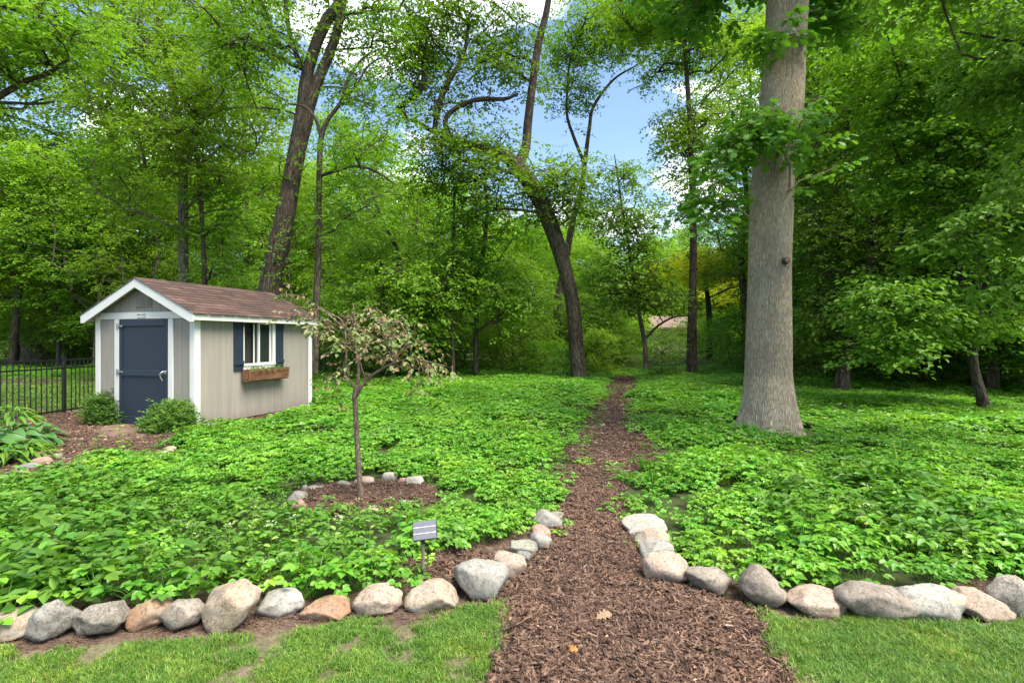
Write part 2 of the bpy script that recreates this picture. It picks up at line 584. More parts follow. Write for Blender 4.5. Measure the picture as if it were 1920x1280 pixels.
def slab_mat():
    m, t, b = mat_new('step_stone')
    v = objco(t)
    n = noise(t, 6, 6, .65, v); n2 = noise(t, 1.6, 3, .5, v)
    c = ramp(t, [(.3, (.085, .055, .04)), (.7, (.19, .135, .095))], n)
    c = mixc(t, c, ramp(t, [(.3, (.7, .65, .6)), (.7, (1.2, 1.15, 1.1))], n2), 1.0, 'MULTIPLY')
    t.links.new(c, b.inputs['Base Color']); b.inputs['Roughness'].default_value = .85
    bump(t, b, n, .5, .006)
    return m


M['slab'] = slab_mat()


def ground_mat(name, a, b_, c_, s=3.0, fine=60, bs=.6, bd=.02):
    m, t, b = mat_new(name)
    v = geoco(t)
    n = noise(t, s, 6, .6, v); n2 = noise(t, fine, 4, .7, v); n3 = noise(t, .35, 3, .5, v)
    c = ramp(t, [(.3, a), (.5, b_), (.7, c_)], n)
    c = mixc(t, c, ramp(t, [(.25, (.45, .45, .45)), (.75, (1.5, 1.5, 1.5))], n2), 1.0, 'MULTIPLY')
    c = mixc(t, c, ramp(t, [(.35, (.8, .8, .8)), (.65, (1.15, 1.15, 1.15))], n3), 1.0, 'MULTIPLY')
    t.links.new(c, b.inputs['Base Color'])
    b.inputs['Roughness'].default_value = .95
    b.inputs['Specular IOR Level'].default_value = .2
    bump(t, b, n2, bs, bd)
    return m


M['soil'] = ground_mat('soil', (.06, .042, .03), (.11, .078, .056), (.16, .12, .085), 4)
M['woodland_floor'] = ground_mat('woodland_floor', (.03, .035, .014), (.045, .06, .018), (.07, .075, .03), 2)
M['turf'] = ground_mat('turf', (.075, .09, .03), (.12, .11, .06), (.16, .13, .085), 7)
M['mulch'] = ground_mat('mulch', (.05, .028, .022), (.085, .048, .038), (.13, .075, .058), 8, 90, 1, .03)


def chip_mat():
    m, t, b = mat_new('mulch_chip')
    c = ramp(t, [(0, (.040, .023, .016)), (.3, (.080, .046, .032)), (.6, (.125, .074, .050)), (.85, (.18, .112, .078)), (.95, (.24, .16, .11)), (1, (.42, .31, .21))], attr(t, 'rnd'))
    n = noise(t, 1.0, 4, .6, mapv(t, objco(t), (60, 60, 60)))
    c = mixc(t, c, ramp(t, [(.25, (.6, .6, .6)), (.75, (1.35, 1.35, 1.35))], n), 1.0, 'MULTIPLY')
    c = mixc(t, c, ramp(t, [(.3, (.72, .70, .68)), (.5, (1, 1, 1)), (.7, (1.25, 1.22, 1.15))], noise(t, 1.3, 5, .65, geoco(t))), 1.0, 'MULTIPLY')
    t.links.new(c, b.inputs['Base Color'])
    b.inputs['Roughness'].default_value = .8
    b.inputs['Specular IOR Level'].default_value = .3
    bump(t, b, n, .4, .003)
    return m


M['chip'] = chip_mat()


def stone_mat(name, a, b_, c_, sp_=.5, patch=None, dark=(.05, .045, .04)):
    m, t, b = mat_new(name)
    oi = t.nodes.new('ShaderNodeObjectInfo').outputs['Random']
    cm = t.nodes.new('ShaderNodeVectorMath'); cm.operation = 'ADD'
    sc2 = t.nodes.new('ShaderNodeMath'); sc2.operation = 'MULTIPLY'; sc2.inputs[1].default_value = 50
    t.links.new(oi, sc2.inputs[0]); t.links.new(sc2.outputs[0], cm.inputs[0]); t.links.new(objco(t), cm.inputs[1])
    v = cm.outputs[0]
    n = noise(t, 5, 6, .62, v, .3); n2 = noise(t, 130, 3, .8, v); n3 = noise(t, 11, 5, .65, v, .8); n4 = noise(t, 45, 4, .7, v)
    c = ramp(t, [(.3, a), (.5, b_), (.7, c_)], n)
    c = mixc(t, c, ramp(t, [(.35, (.28, .27, .26)), (.46, (1, 1, 1)), (.58, (1.1, 1.08, 1.06)), (.66, (1.7, 1.68, 1.62))], n2), min(1, sp_ * 1.4), 'MULTIPLY')
    c = mixc(t, c, ramp(t, [(.34, (.5, .48, .45)), (.5, (1, 1, 1)), (.75, (1.15, 1.14, 1.12))], n4), .9, 'MULTIPLY')
    if patch:
        c = mixc(t, c, patch, ramp(t, [(.54, (0, 0, 0)), (.6, (.75, .75, .75))], n3))
    c = mixc(t, c, dark, ramp(t, [(.27, (.75, .75, .75)), (.36, (0, 0, 0))], n3))
    t.links.new(c, b.inputs['Base Color'])
    b.inputs['Roughness'].default_value = .85
    b.inputs['Specular IOR Level'].default_value = .3
    ad = t.nodes.new('ShaderNodeMath'); ad.operation = 'MULTIPLY_ADD'; ad.inputs[1].default_value = .35
    t.links.new(n4, ad.inputs[0]); t.links.new(n3, ad.inputs[2])
    bump(t, b, ad.outputs[0], .55, .012)
    return m


ST = {
    'grey': stone_mat('stone_grey', (0.144, 0.133, 0.119), (0.216, 0.202, 0.18), (0.274, 0.259, 0.238), .55, dark=(0.115, 0.101, 0.0864)),
    'smooth': stone_mat('stone_smooth_grey', (0.194, 0.187, 0.166), (0.245, 0.234, 0.209), (0.281, 0.27, 0.245), .35, dark=(0.144, 0.13, 0.115)),
    'speck': stone_mat('stone_speckled', (0.144, 0.13, 0.108), (0.23, 0.205, 0.176), (0.302, 0.274, 0.238), .8, dark=(0.0864, 0.072, 0.0576)),
    'tan': stone_mat('stone_tan', (0.209, 0.162, 0.115), (0.281, 0.227, 0.169), (0.331, 0.281, 0.223), .45, patch=(0.259, 0.238, 0.216), dark=(0.158, 0.122, 0.0936)),
    'pink': stone_mat('stone_pink', (0.238, 0.173, 0.133), (0.31, 0.241, 0.191), (0.36, 0.299, 0.248), .55, dark=(0.18, 0.13, 0.101)),
    'orange': stone_mat('stone_orange', (0.194, 0.112, 0.0648), (0.266, 0.166, 0.104), (0.302, 0.216, 0.151), .4, patch=(0.173, 0.144, 0.122), dark=(0.072, 0.0576, 0.0504)),
    'white': stone_mat('stone_white', (0.223, 0.209, 0.18), (0.295, 0.277, 0.241), (0.353, 0.331, 0.295), .45, patch=(0.324, 0.245, 0.158), dark=(0.202, 0.18, 0.158)),
    'brown': stone_mat('stone_brown', (0.122, 0.104, 0.0864), (0.194, 0.166, 0.137), (0.259, 0.23, 0.194), .5, patch=(0.238, 0.209, 0.18), dark=(0.0792, 0.0648, 0.054)),
    'red': stone_mat('stone_red', (0.216, 0.122, 0.0936), (0.288, 0.176, 0.14), (0.331, 0.238, 0.194), .4, dark=(0.144, 0.0936, 0.072)),
    'green': stone_mat('stone_green', (0.144, 0.151, 0.115), (0.209, 0.212, 0.169), (0.274, 0.266, 0.216), .5, dark=(0.0936, 0.0936, 0.072)),
    'blue': stone_mat('stone_blue', (0.122, 0.122, 0.119), (0.18, 0.184, 0.18), (0.238, 0.238, 0.23), .5, dark=(0.072, 0.072, 0.072)),
}

# ------------------------------------------------------------------ plan of the garden (metres, from the photo by its perspective)
SH_O = Vector((-5.47, 9.2, 0)); SH_RZ = math.atan2(.955, .296); SHL, SHW = 3.05, 2.33
u_ = Vector((math.cos(SH_RZ), math.sin(SH_RZ), 0)); v_ = Vector((-u_.y, u_.x, 0))
path_l = [G(*p) for p in [(925, 1330), (938, 1240), (950, 1130), (1000, 1075), (1030, 1020), (1062, 965), (1050, 905), (1070, 870), (1098, 830), (1112, 790), (1135, 745), (1150, 722), (1156, 706)]]
path_r = [G(*p) for p in [(1525, 1330), (1452, 1240), (1415, 1150), (1300, 1118), (1215, 1060), (1168, 975), (1158, 915), (1180, 880), (1215, 850), (1188, 820), (1168, 785), (1178, 745), (1186, 722), (1190, 706)]]
PATH = np.array(path_l + path_r[::-1])
bed = [G(-140, 1010), G(0, 928), G(90, 905), G(180, 872), G(250, 868), G(320, 845), G(385, 815), G(480, 800), G(598, 779), G(606, 762), G(560, 748), (-8.2, 12.4), (-9.3, 12.3), (-9.3, 11.3), (-9.55, 10.0), (-9.9, 8.4), G(-140, 800)]
BED = np.array(bed)
th_ = np.linspace(0, 2 * math.pi, 24, endpoint=False)
RC = np.array([-1.43, 5.23])
RING = np.stack([RC[0] + .64 * np.cos(th_), RC[1] + .50 * np.sin(th_)], 1)
# front edge of the planted area (the stone row) as a line across
front_l = [(-9, 4.1)] + [G(*p) for p in [(-60, 1178), (70, 1165), (230, 1150), (390, 1138), (570, 1128), (650, 1125), (760, 1102), (800, 1062), (880, 1035), (960, 1005), (1040, 970)]]
front_r = [G(*p) for p in [(1180, 985), (1240, 1040), (1290, 1075), (1380, 1105), (1480, 1118), (1570, 1128), (1700, 1128), (1790, 1128), (1860, 1115), (1960, 1105)]] + [(9, 4.4)]
lawn_l = [(-9, 3.2)] + [G(*p) for p in [(-60, 1228), (60, 1222), (200, 1208), (330, 1200), (480, 1198), (560, 1178), (660, 1172), (760, 1175), (860, 1150), (930, 1140), (952, 1135)]]
lawn_r = [G(*p) for p in [(1425, 1150), (1475, 1155), (1570, 1165), (1700, 1172), (1800, 1175), (1900, 1165), (2000, 1155)]] + [(9, 3.6)]


def inpoly(p, poly):
    x, y = p[:, 0], p[:, 1]; r_ = np.zeros(len(p), bool)
    n = len(poly)
    for i in range(n):
        x1, y1 = poly[i]; x2, y2 = poly[(i + 1) % n]
        c = ((y1 > y) != (y2 > y)) & (x < (x2 - x1) * (y - y1) / ((y2 - y1) or 1e-9) + x1)
        r_ ^= c
    return r_


def segdist(p, poly, closed=True):
    d = np.full(len(p), 1e9); n = len(poly)
    for i in range(n if closed else n - 1):
        a = np.array(poly[i]); b = np.array(poly[(i + 1) % n]); ab = b - a
        t = np.clip(((p - a) @ ab) / (ab @ ab), 0, 1)
        d = np.minimum(d, np.linalg.norm(p - (a + t[:, None] * ab), axis=1))
    return d


_k = [(rng.normal(0, 1, 2), rng.random() * 6.28) for _ in range(14)]


def wn(p, f):
    """smooth noise about -1..1"""
    s = 0
    for i, (k, ph) in enumerate(_k):
        s = s + np.sin(p[:, 0] * k[0] * f + p[:, 1] * k[1] * f + ph + i)
    return s / 3.7


def shed_local(p):
    q = p - np.array([SH_O.x, SH_O.y])
    return q @ np.array([u_.x, u_.y]), q @ np.array([v_.x, v_.y])


def in_shed(p, m=0.0):
    a, b = shed_local(p)
    return (a > -m) & (a < SHL + m) & (b > -m) & (b < SHW + m)


# ------------------------------------------------------------------ setting sheets
def sheet(name, poly, z, mat, sub=0, kind='structure'):
    bm = bmesh.new()
    vs = [bm.verts.new((x, y, z)) for x, y in poly]
    bm.faces.new(vs)
    bmesh.ops.triangulate(bm, faces=bm.faces[:])
    me = bpy.data.meshes.new(name); bm.to_mesh(me); bm.free()
    me.materials.append(mat)
    o = link(bpy.data.objects.new(name, me))
    o['kind'] = kind
    return o


circle = [(math.cos(a) * 400, math.sin(a) * 400) for a in np.linspace(0, 2 * math.pi, 48, endpoint=False)]
sheet('ground', circle, 0, M['woodland_floor'])
soil_l = front_l + [(.5, 4.2), (.5, 3.0)] + lawn_l[::-1]
sheet('soil_strip', [(p[0], p[1] + .25) for p in front_l] + [G(1000, 1080)] + [(p[0], p[1] - .12) for p in lawn_l[::-1]], .004, M['soil'])
sheet('soil_strip', [(p[0], p[1] + .2) for p in front_r] + [(p[0], p[1] - .1) for p in lawn_r[::-1]], .004, M['soil'])
sheet('lawn', lawn_l + [G(948, 1240), G(940, 1340), (0, -6), (-9, -6)], .008, M['turf'])
sheet('lawn', [G(1475, 1240), G(1560, 1340), (1.2, -6), (9, -6)][::-1] + lawn_r, .008, M['turf'])
sheet('mulch_path', PATH, .014, M['mulch'])
sheet('mulch_bed', BED, .012, M['mulch'])
sheet('mulch_ring', RING, .012, M['mulch'])
sheet('lawn', [(-9.75, 9.0), (-9.35, 11.2), (-9.45, 21.5), (-2, 21.5), (-6, 46), (-70, 46), (-70, 9)], .006, M['turf'])

# ------------------------------------------------------------------ scattered ground cover, grass, mulch
def proto_coll(name, meshes):
    c = bpy.data.collections.new(name)
    for i, me in enumerate(meshes):
        o = bpy.data.objects.new(f'{name}_{i:02d}', me)
        c.objects.link(o)
    return c


def scatter(name, coll, pts, rot, scl, idx, label=None, cat=None):
    me = bpy.data.meshes.new(name)
    pts = np.asarray(pts, dtype=np.float32); n = len(pts)
    me.vertices.add(n); me.vertices.foreach_set('co', pts.ravel())
    a = me.attributes.new('rot', 'FLOAT_VECTOR', 'POINT'); a.data.foreach_set('vector', np.asarray(rot, np.float32).ravel())
    a = me.attributes.new('scl', 'FLOAT', 'POINT'); a.data.foreach_set('value', np.asarray(scl, np.float32))
    a = me.attributes.new('pid', 'INT', 'POINT'); a.data.foreach_set('value', np.asarray(idx, np.int32))
    o = link(bpy.data.objects.new(name, me))
    ng = bpy.data.node_groups.new(name, 'GeometryNodeTree')
    ng.interface.new_socket('Geometry', in_out='INPUT', socket_type='NodeSocketGeometry')
    ng.interface.new_socket('Geometry', in_out='OUTPUT', socket_type='NodeSocketGeometry')
    nn = ng.nodes.new
    gi, go = nn('NodeGroupInput'), nn('NodeGroupOutput')
    ip = nn('GeometryNodeInstanceOnPoints')
    ci = nn('GeometryNodeCollectionInfo')
    ci.inputs['Collection'].default_value = coll
    ci.inputs['Separate Children'].default_value = True
    ci.inputs['Reset Children'].default_value = True

    def na(nm, ty):
        x = nn('GeometryNodeInputNamedAttribute'); x.data_type = ty; x.inputs['Name'].default_value = nm
        return x.outputs['Attribute']
    ip.inputs['Pick Instance'].default_value = True
    e = nn('FunctionNodeEulerToRotation')
    lk = ng.links.new
    lk(na('rot', 'FLOAT_VECTOR'), e.inputs[0]); lk(e.outputs[0], ip.inputs['Rotation'])
    lk(na('scl', 'FLOAT'), ip.inputs['Scale']); lk(na('pid', 'INT'), ip.inputs['Instance Index'])
    lk(gi.outputs[0], ip.inputs['Points']); lk(ci.outputs[0], ip.inputs['Instance']); lk(ip.outputs[0], go.inputs[0])
    md = o.modifiers.new('scatter', 'NODES'); md.node_group = ng
    tag(o, label, cat, kind='stuff')
    return o


def rot3(n, tilt=.12):
    return np.stack([rng.normal(0, tilt, n), rng.normal(0, tilt, n), rng.random(n) * 6.283], 1)


bm = bmesh.new(); bmesh.ops.create_icosphere(bm, subdivisions=1, radius=1)
IV0 = np.array([v.co[:] for v in bm.verts]); IF0 = np.array([[v.index for v in f.verts] for f in bm.faces]); bm.free()
# --- leafy ground cover
def cover_plant(nl, h, rad, lf, shape, stems=True):
    b = Buf()
    pos = []; d = []; nr = []; sz = []; rn = []
    pr = rng.random()
    for i in range(nl):
        a = i * 2.4 + rng.random(); q = math.sqrt((i + .5) / nl)
        r_ = rad * q; zt = h * (1 - .42 * q * q) * (.72 + .38 * rng.random())
        tip = np.array([math.cos(a) * r_, math.sin(a) * r_, zt])
        if stems:
            tube(b, [np.array([0, 0, 0]) + tip * [.15, .15, 0], tip * [.6, .6, .7], tip], [.0025, .002, .0015], 3)
        k = rng.choice([3, 5, 5]); b0 = a + rng.normal(0, .5)
        s0 = lf * (.65 + .6 * rng.random()); lean = rng.normal(0, .22, 2) + np.array([math.cos(a), math.sin(a)]) * .25
        lr = rng.random()
        for j in range(k):
            an = b0 + (j - (k - 1) / 2) * (1.05 if k == 3 else .82)
            dd = np.array([math.cos(an), math.sin(an), -.12 + rng.normal(0, .14)])
            pos.append(tip + dd * .006); d.append(dd); nr.append([lean[0] + rng.normal(0, .15), lean[1] + rng.normal(0, .15), 1])
            sz.append(s0 * (1 - .12 * abs(j - (k - 1) / 2))); rn.append(np.clip(.55 * lr + .45 * rng.random(), 0, 1))
    leaves(b, np.array(pos), np.array(d), np.array(nr, float), np.array(sz), shape, np.array(rn), 1.25)
    return b.mesh('cover_leaf', M['cover'], False)


def other_plant(kind):
    b = Buf(); n = 22 if kind < 2 else 30
    a = rng.random(n) * 6.28
    if kind < 2:      # upright broad simple leaves, darker
        t = rng.random(n); r_ = .03 + .10 * t
        pos = np.stack([np.cos(a) * r_, np.sin(a) * r_, .08 + .16 * (1 - t) + .03 * rng.random(n)], 1)
        d = np.stack([np.cos(a), np.sin(a), .1 + rng.normal(0, .2, n)], 1)
        leaves(b, pos, d, np.stack([rng.normal(0, .3, n), rng.normal(0, .3, n), np.ones(n)], 1), rng.uniform(.05, .085, n), 'ov', np.clip(rng.normal(.35, .2, n), 0, 1), .95)
        return b.mesh('broad_leaf', M['leaf_oak'], False)
    pos = np.stack([np.cos(a) * .03, np.sin(a) * .03, np.zeros(n)], 1)      # grassy tuft
    d = np.stack([np.cos(a) * .45, np.sin(a) * .45, np.ones(n)], 1)
    leaves(b, pos, d, np.stack([np.cos(a), np.sin(a), np.full(n, .3)], 1), rng.uniform(.16, .30, n), 'nar', np.clip(rng.normal(.6, .25, n), 0, 1), .22)
    return b.mesh('grass_tuft', M['cover'], False)


near_c = proto_coll('cover_near', [cover_plant(14, .17, .16, .047, 'ov') for _ in range(5)] + [cover_plant(8, .24, .15, .068, 'ov') for _ in range(2)] + [other_plant(k) for k in range(4)])
far_c = proto_coll('cover_far', [cover_plant(30, .20, .28, .066, 'rh', False) for _ in range(5)])


def cover_mask(p, soft=.0):
    """density 0..1 of the planting at each point"""
    x, y = p[:, 0], p[:, 1]
    fl = np.array(front_l); fr = np.array(front_r)
    yl = np.interp(x, fl[:, 0], fl[:, 1]); yr = np.interp(x, fr[:, 0], fr[:, 1])
    ok = np.where(x < .28, y > yl - .01, y > yr + .03)
    ok &= ~((x > .25) & (x < .75) & (y < 4.2))
    dp = segdist(p, PATH)
    inp = inpoly(p, PATH)
    edge = np.where(y > 7, .20, .04) + .07 * wn(p * 3.1, 1.0)
    d = np.where(inp, -dp, dp)
    frac = np.clip((d - edge + .12) / .16, 0, 1)
    far = (y > 22)
    frac = np.where(far, 1, frac)
    ok &= ~(in_shed(p, .26) | (inpoly(p, BED) & (segdist(p, BED) > .12)))
    dr_ = segdist(p, RING)
    ok &= ~((inpoly(p, RING) & (dr_ > .10)) | ((dr_ < .17) & (y > RC[1] - .25)) | ((dr_ < .16) & (x < RC[0] - .3)))
    ok &= np.hypot(x - G(310, 855)[0], y - G(310, 855)[1]) > .32
    ok &= np.hypot(x - 4.2, y - 8.85) > .80
    # worn patches
    for (cx, cy, rx, ry, s) in ((*G(830, 1075), .42, .24, 1), (*G(1590, 850), .35, .5, .9), (*G(1085, 765), .8, 1.2, .55), (*G(1105, 905), .25, .9, .5), (*G(1370, 925), .25, .35, .8), (*G(1660, 1085), .35, .16, .8), (*G(1225, 850), .5, .9, .6)):
        q = np.hypot((x - cx) / rx, (y - cy) / ry)
        frac *= 1 - s * np.clip(1.6 - q * 1.1, 0, 1)
    # left edge of the bed: thinner
    ok &= ~((x < -9.0) & (y < 22))
    a, b = shed_local(p)
    return frac * ok


def sample_cover(y0, y1, dens):
    A = (y1 - y0)
    W = 1.12 * y1 + 1.5
    n = int(dens * A * 2 * W)
    p = np.stack([rng.uniform(-W, W, n), rng.uniform(y0, y1, n)], 1)
    p = p[np.abs(p[:, 0]) < 1.12 * p[:, 1] + 1.2]
    m = cover_mask(p)
    gap = wn(p, 2.6) * .5 + wn(p, 7.0) * .5
    m = m * np.clip(1.25 + gap * .9, .0, 1)
    return p[rng.random(len(p)) < m]


p = sample_cover(2.7, 8.5, 62)
hgt = 1 + .28 * wn(p, 1.3) + .16 * wn(p, 4.0)
dpe = np.minimum(segdist(p, PATH), 1.2)
hgt *= .6 + .4 * np.clip(dpe / .45, 0, 1)
hgt *= .55 + .45 * np.clip(segdist(p, RING) / .5 - .1, 0, 1)
big = (np.hypot((p[:, 0] - 3.0) / 1.0, (p[:, 1] - 4.0) / .9) < 1) & (rng.random(len(p)) < .6)
idx = np.where(big, rng.integers(5, 7, len(p)), rng.integers(0, 5, len(p)))
idx = np.where(rng.random(len(p)) < .05, rng.integers(5, 7, len(p)), idx)
m1_ = wn(p, .75) + .3 * wn(p, 5)
idx = np.where((m1_ > .75) & (rng.random(len(p)) < .6), rng.integers(7, 9, len(p)), idx)
idx = np.where((m1_ < -1.0) & (rng.random(len(p)) < .25), rng.integers(9, 11, len(p)), idx)
scatter('ground_cover', near_c, np.c_[p, np.zeros(len(p))], rot3(len(p)), np.clip(hgt, .45, 1.5) * rng.uniform(.8, 1.15, len(p)), idx)
p = sample_cover(8.5, 27, 22)
hgt = 1 + .28 * wn(p, .9) + .15 * wn(p, 3.0)
dpe = np.minimum(segdist(p, PATH), 1.2)
hgt *= .6 + .4 * np.clip(dpe / .45, 0, 1)
scatter('ground_cover', far_c, np.c_[p, np.zeros(len(p))], rot3(len(p)), np.clip(hgt, .5, 1.6) * rng.uniform(.8, 1.2, len(p)), rng.integers(0, 5, len(p)))


# little weeds straying into the mulch
def low_weed():
    b = Buf(); n = 14
    a = rng.random(n) * 6.28; r_ = .05 * rng.random(n)
    pos = np.stack([np.cos(a) * r_, np.sin(a) * r_, .015 + .03 * rng.random(n)], 1)
    d = np.stack([np.cos(a), np.sin(a), .2 * rng.random(n)], 1)
    leaves(b, pos, d, np.tile([0, 0, 1.0], (n, 1)) + rng.normal(0, .3, (n, 3)), .035, 'ov', None, 1.2)
    return b.mesh('weed', M['cover'], False)


weed_c = proto_coll('weed', [low_weed() for _ in range(3)])
q = rng.uniform([-1.2, 3.0], [6, 20], (9000, 2))
d = segdist(q, PATH)
q = q[(d < .16 + .1 * wn(q, 2)) & inpoly(q, PATH) & (rng.random(len(q)) < .75) & (q[:, 1] > 3.9)]
q2 = rng.uniform([-9, 5.2], [-3, 12], (500, 2)); q2 = q2[inpoly(q2, BED) & (segdist(q2, BED) < .35) & ~in_shed(q2, .1)]
q3 = rng.uniform([-1.2, 2.7], [3.6, 4.0], (420, 2))
q3 = q3[(q3[:, 1] > np.interp(q3[:, 0], [a[0] for a in front_l], [a[1] for a in front_l]) + .02) & (cover_mask(q3) < .6) & ~inpoly(q3, PATH) & (segdist(q3, front_l, False) < .5)]
q = np.vstack([q, q2, q3])
scatter('weeds', weed_c, np.c_[q, np.full(len(q), .01)], rot3(len(q)), rng.uniform(.5, 1.2, len(q)), rng.integers(0, 3, len(q)))


# flowering stalks standing out of the cover, and litter on the bare soil
def stalk():
    b = Buf(); h = rng.uniform(.28, .42)
    tube(b, [(0, 0, 0), (.01, .01, h * .5), (.02, 0, h)], [.003, .002, .0015], 3)
    n = 16; a = rng.random(n) * 6.28; r_ = .03 * np.sqrt(rng.random(n))
    leaves(b, np.stack([.02 + np.cos(a) * r_, np.sin(a) * r_, h + .012 * rng.random(n)], 1), np.stack([np.cos(a), np.sin(a), .3 + 0 * a], 1), np.tile([0., 0, 1], (n, 1)), .012, 'rh', np.full(n, .98), 1.4)
    leaves(b, np.array([[.01, .01, h * .55], [.012, .008, h * .7]]), np.array([[1., .3, .5], [-1, .2, .5]]), np.tile([0., 0, 1], (2, 1)), .05, 'ov', np.array([.7, .8]))
    return b.mesh('stalk', M['stalk'], False)


M['stalk'] = leaf_mat('stalk', [(0, g(.12, .25, .03)), (.5, g(.2, .34, .05)), (.9, g(.30, .42, .10)), (1, g(.6, .64, .45))], .3)
stalk_c = proto_coll('stalks', [stalk() for _ in range(3)])
q = rng.uniform([-6, 3.2], [7, 11], (420, 2)); q = q[(cover_mask(q) > .8) & (wn(q, 1.1) > -.1)]
scatter('flower_stalks', stalk_c, np.c_[q, np.zeros(len(q))], rot3(len(q), .15), rng.uniform(.7, 1.15, len(q)), rng.integers(0, 3, len(q)))
lit = []
for _ in range(3):
    b = Buf()
    for k in range(9):
        a = rng.random() * 6.28; c_ = rng.normal(0, .05, 2); l_ = rng.uniform(.012, .05)
        tube(b, [(c_[0], c_[1], .006), (c_[0] + math.cos(a) * l_ / 2, c_[1] + math.sin(a) * l_ / 2, .010), (c_[0] + math.cos(a + .3) * l_, c_[1] + math.sin(a + .3) * l_, .006)], [.0018, .002, .001], 4)
    for k in range(6):
        c_ = rng.normal(0, .06, 2); r_ = rng.uniform(.003, .009)
        b.add(IV0 * [r_ * 1.2, r_, r_ * .7] + [c_[0], c_[1], .004], IF0)
    lit.append(b.mesh('litter', M['chip'], False))
lit_c = proto_coll('litter', lit)
q = rng.uniform([-4.2, 2.5], [4.6, 4.2], (2600, 2))
fa = np.array(front_l + front_r); la = np.array(lawn_l + lawn_r)
q = q[(q[:, 1] < np.interp(q[:, 0], fa[:, 0], fa[:, 1]) + .12) & (q[:, 1] > np.interp(q[:, 0], la[:, 0], la[:, 1]) - .03) & ~inpoly(q, PATH)]
scatter('soil_litter', lit_c, np.c_[q, np.full(len(q), .004)], rot3(len(q), .05), rng.uniform(.6, 1.2, len(q)), rng.integers(0, 3, len(q)))

# --- grass
def tuft(nb, h, rad, wd):
    b = Buf()
    a = rng.random(nb) * 6.28; r_ = rad * np.sqrt(rng.random(nb))
    o = np.stack([np.cos(a) * r_, np.sin(a) * r_, np.zeros(nb)], 1)
    ln = h * (.5 + .7 * rng.random(nb))
    f = rng.random(nb) * 6.28; lean = rng.normal(.35, .28, nb)
    dv = np.stack([np.cos(f) * lean, np.sin(f) * lean, np.ones(nb)], 1)
    sd_ = np.stack([-np.sin(f), np.cos(f), np.zeros(nb)], 1) * wd
    mid = o + dv * ln[:, None] * .55
    tip = o + dv * ln[:, None] * 1.0 + np.stack([np.cos(f), np.sin(f), -np.ones(nb) * .5], 1) * (ln * .35)[:, None]
    V = np.stack([o - sd_, o + sd_, mid + sd_ * .8, mid - sd_ * .8, tip], 1).reshape(-1, 3)
    i = np.arange(nb)[:, None] * 5
    rn = np.clip(rng.random(nb) * .8 + (rng.random(nb) < .07) * .5, 0, 1)
    n0 = b.n
    b.add(V, i + np.array([[0, 1, 2, 3]]), rn)
    b.F[3] = [(i + np.array([[3, 2, 4]])).astype(np.int32)]; b.r[3] = [rn.astype(np.float32)]
    return b.mesh('tuft', M['grass'], False)


grass_c = proto_coll('grass', [tuft(34, .036, .035, .0015) for _ in range(5)])
grass_far_c = proto_coll('grass_far', [tuft(40, .09, .12, .006) for _ in range(4)])


def lawn_pts(n, x0, x1, y0, y1, left):
    p = rng.uniform([x0, y0], [x1, y1], (n, 2))
    ll = np.array(lawn_l if left else lawn_r)
    yy = np.interp(p[:, 0], ll[:, 0], ll[:, 1])
    e = p[:, 1] - yy + .05 + .08 * wn(p, 6)
    ok = (e < .03) & ~inpoly(p, PATH)
    ok |= (~inpoly(p, PATH)) & (e < .07) & (rng.random(n) < .35)
    if left: ok &= p[:, 0] < .3
    bare = wn(p, 4.2) * .6 + wn(p, 11) * .4
    m = np.clip(.62 + 1.3 * bare, .05, 1) if left else np.clip(1.15 + 1.0 * (bare + .5), .2, 1)
    for (px, py, rx, ry, q_) in ((755, 1185, .10, .16, 1), (700, 1225, .22, .07, .8), (640, 1215, .12, .06, .8), (560, 1180, .14, .05, .9), (830, 1250, .12, .05, .6), (420, 1215, .2, .05, .7), (650, 1265, .1, .03, .9), (1570, 1255, .10, .04, .9), (1750, 1190, .12, .05, .7), (1480, 1160, .08, .05, .8)):
        cx, cy = G(px, py)
        m = m * (1 - q_ * np.clip(1.5 - np.hypot((p[:, 0] - cx) / rx, (p[:, 1] - cy) / ry) * (1 + .35 * wn(p, 14)), 0, 1))
    ok &= rng.random(n) < m
    return p[ok]


gp = np.vstack([lawn_pts(30000, -4.2, .3, 1.7, 3.3, True), lawn_pts(22000, .9, 4.6, 1.7, 3.3, False)])
sc_ = np.clip(1 + .3 * wn(gp, 3), .5, 1.6) * rng.uniform(.7, 1.2, len(gp))
scatter('grass', grass_c, np.c_[gp, np.full(len(gp), .004)], rot3(len(gp), .2), sc_, rng.integers(0, 5, len(gp)))
gp = rng.uniform([-45, 9], [-6.5, 44], (42000, 2))
gp = gp[(gp[:, 0] < np.where(gp[:, 1] < 21.5, -9.6, -6.5)) & (gp[:, 0] > -1.05 * gp[:, 1] - 1)]
dens_ = np.clip(30 / gp[:, 1] ** 1.1, 0, 1)
st_ = np.abs(gp[:, 1] - 20 + wn(gp, .3)) < 1.1
gp = gp[(rng.random(len(gp)) < np.clip(dens_ * 2, .3, 1)) & ~(st_ & (rng.random(len(gp)) < .85))]
scatter('grass', grass_far_c, np.c_[gp, np.zeros(len(gp))], rot3(len(gp), .15), rng.uniform(.7, 1.3, len(gp)), rng.integers(0, 4, len(gp)))
sheet('mulch_strip', [(-32, 19), (-9.7, 18.6), (-9.7, 20.9), (-32, 21.6)], .012, M['mulch'])


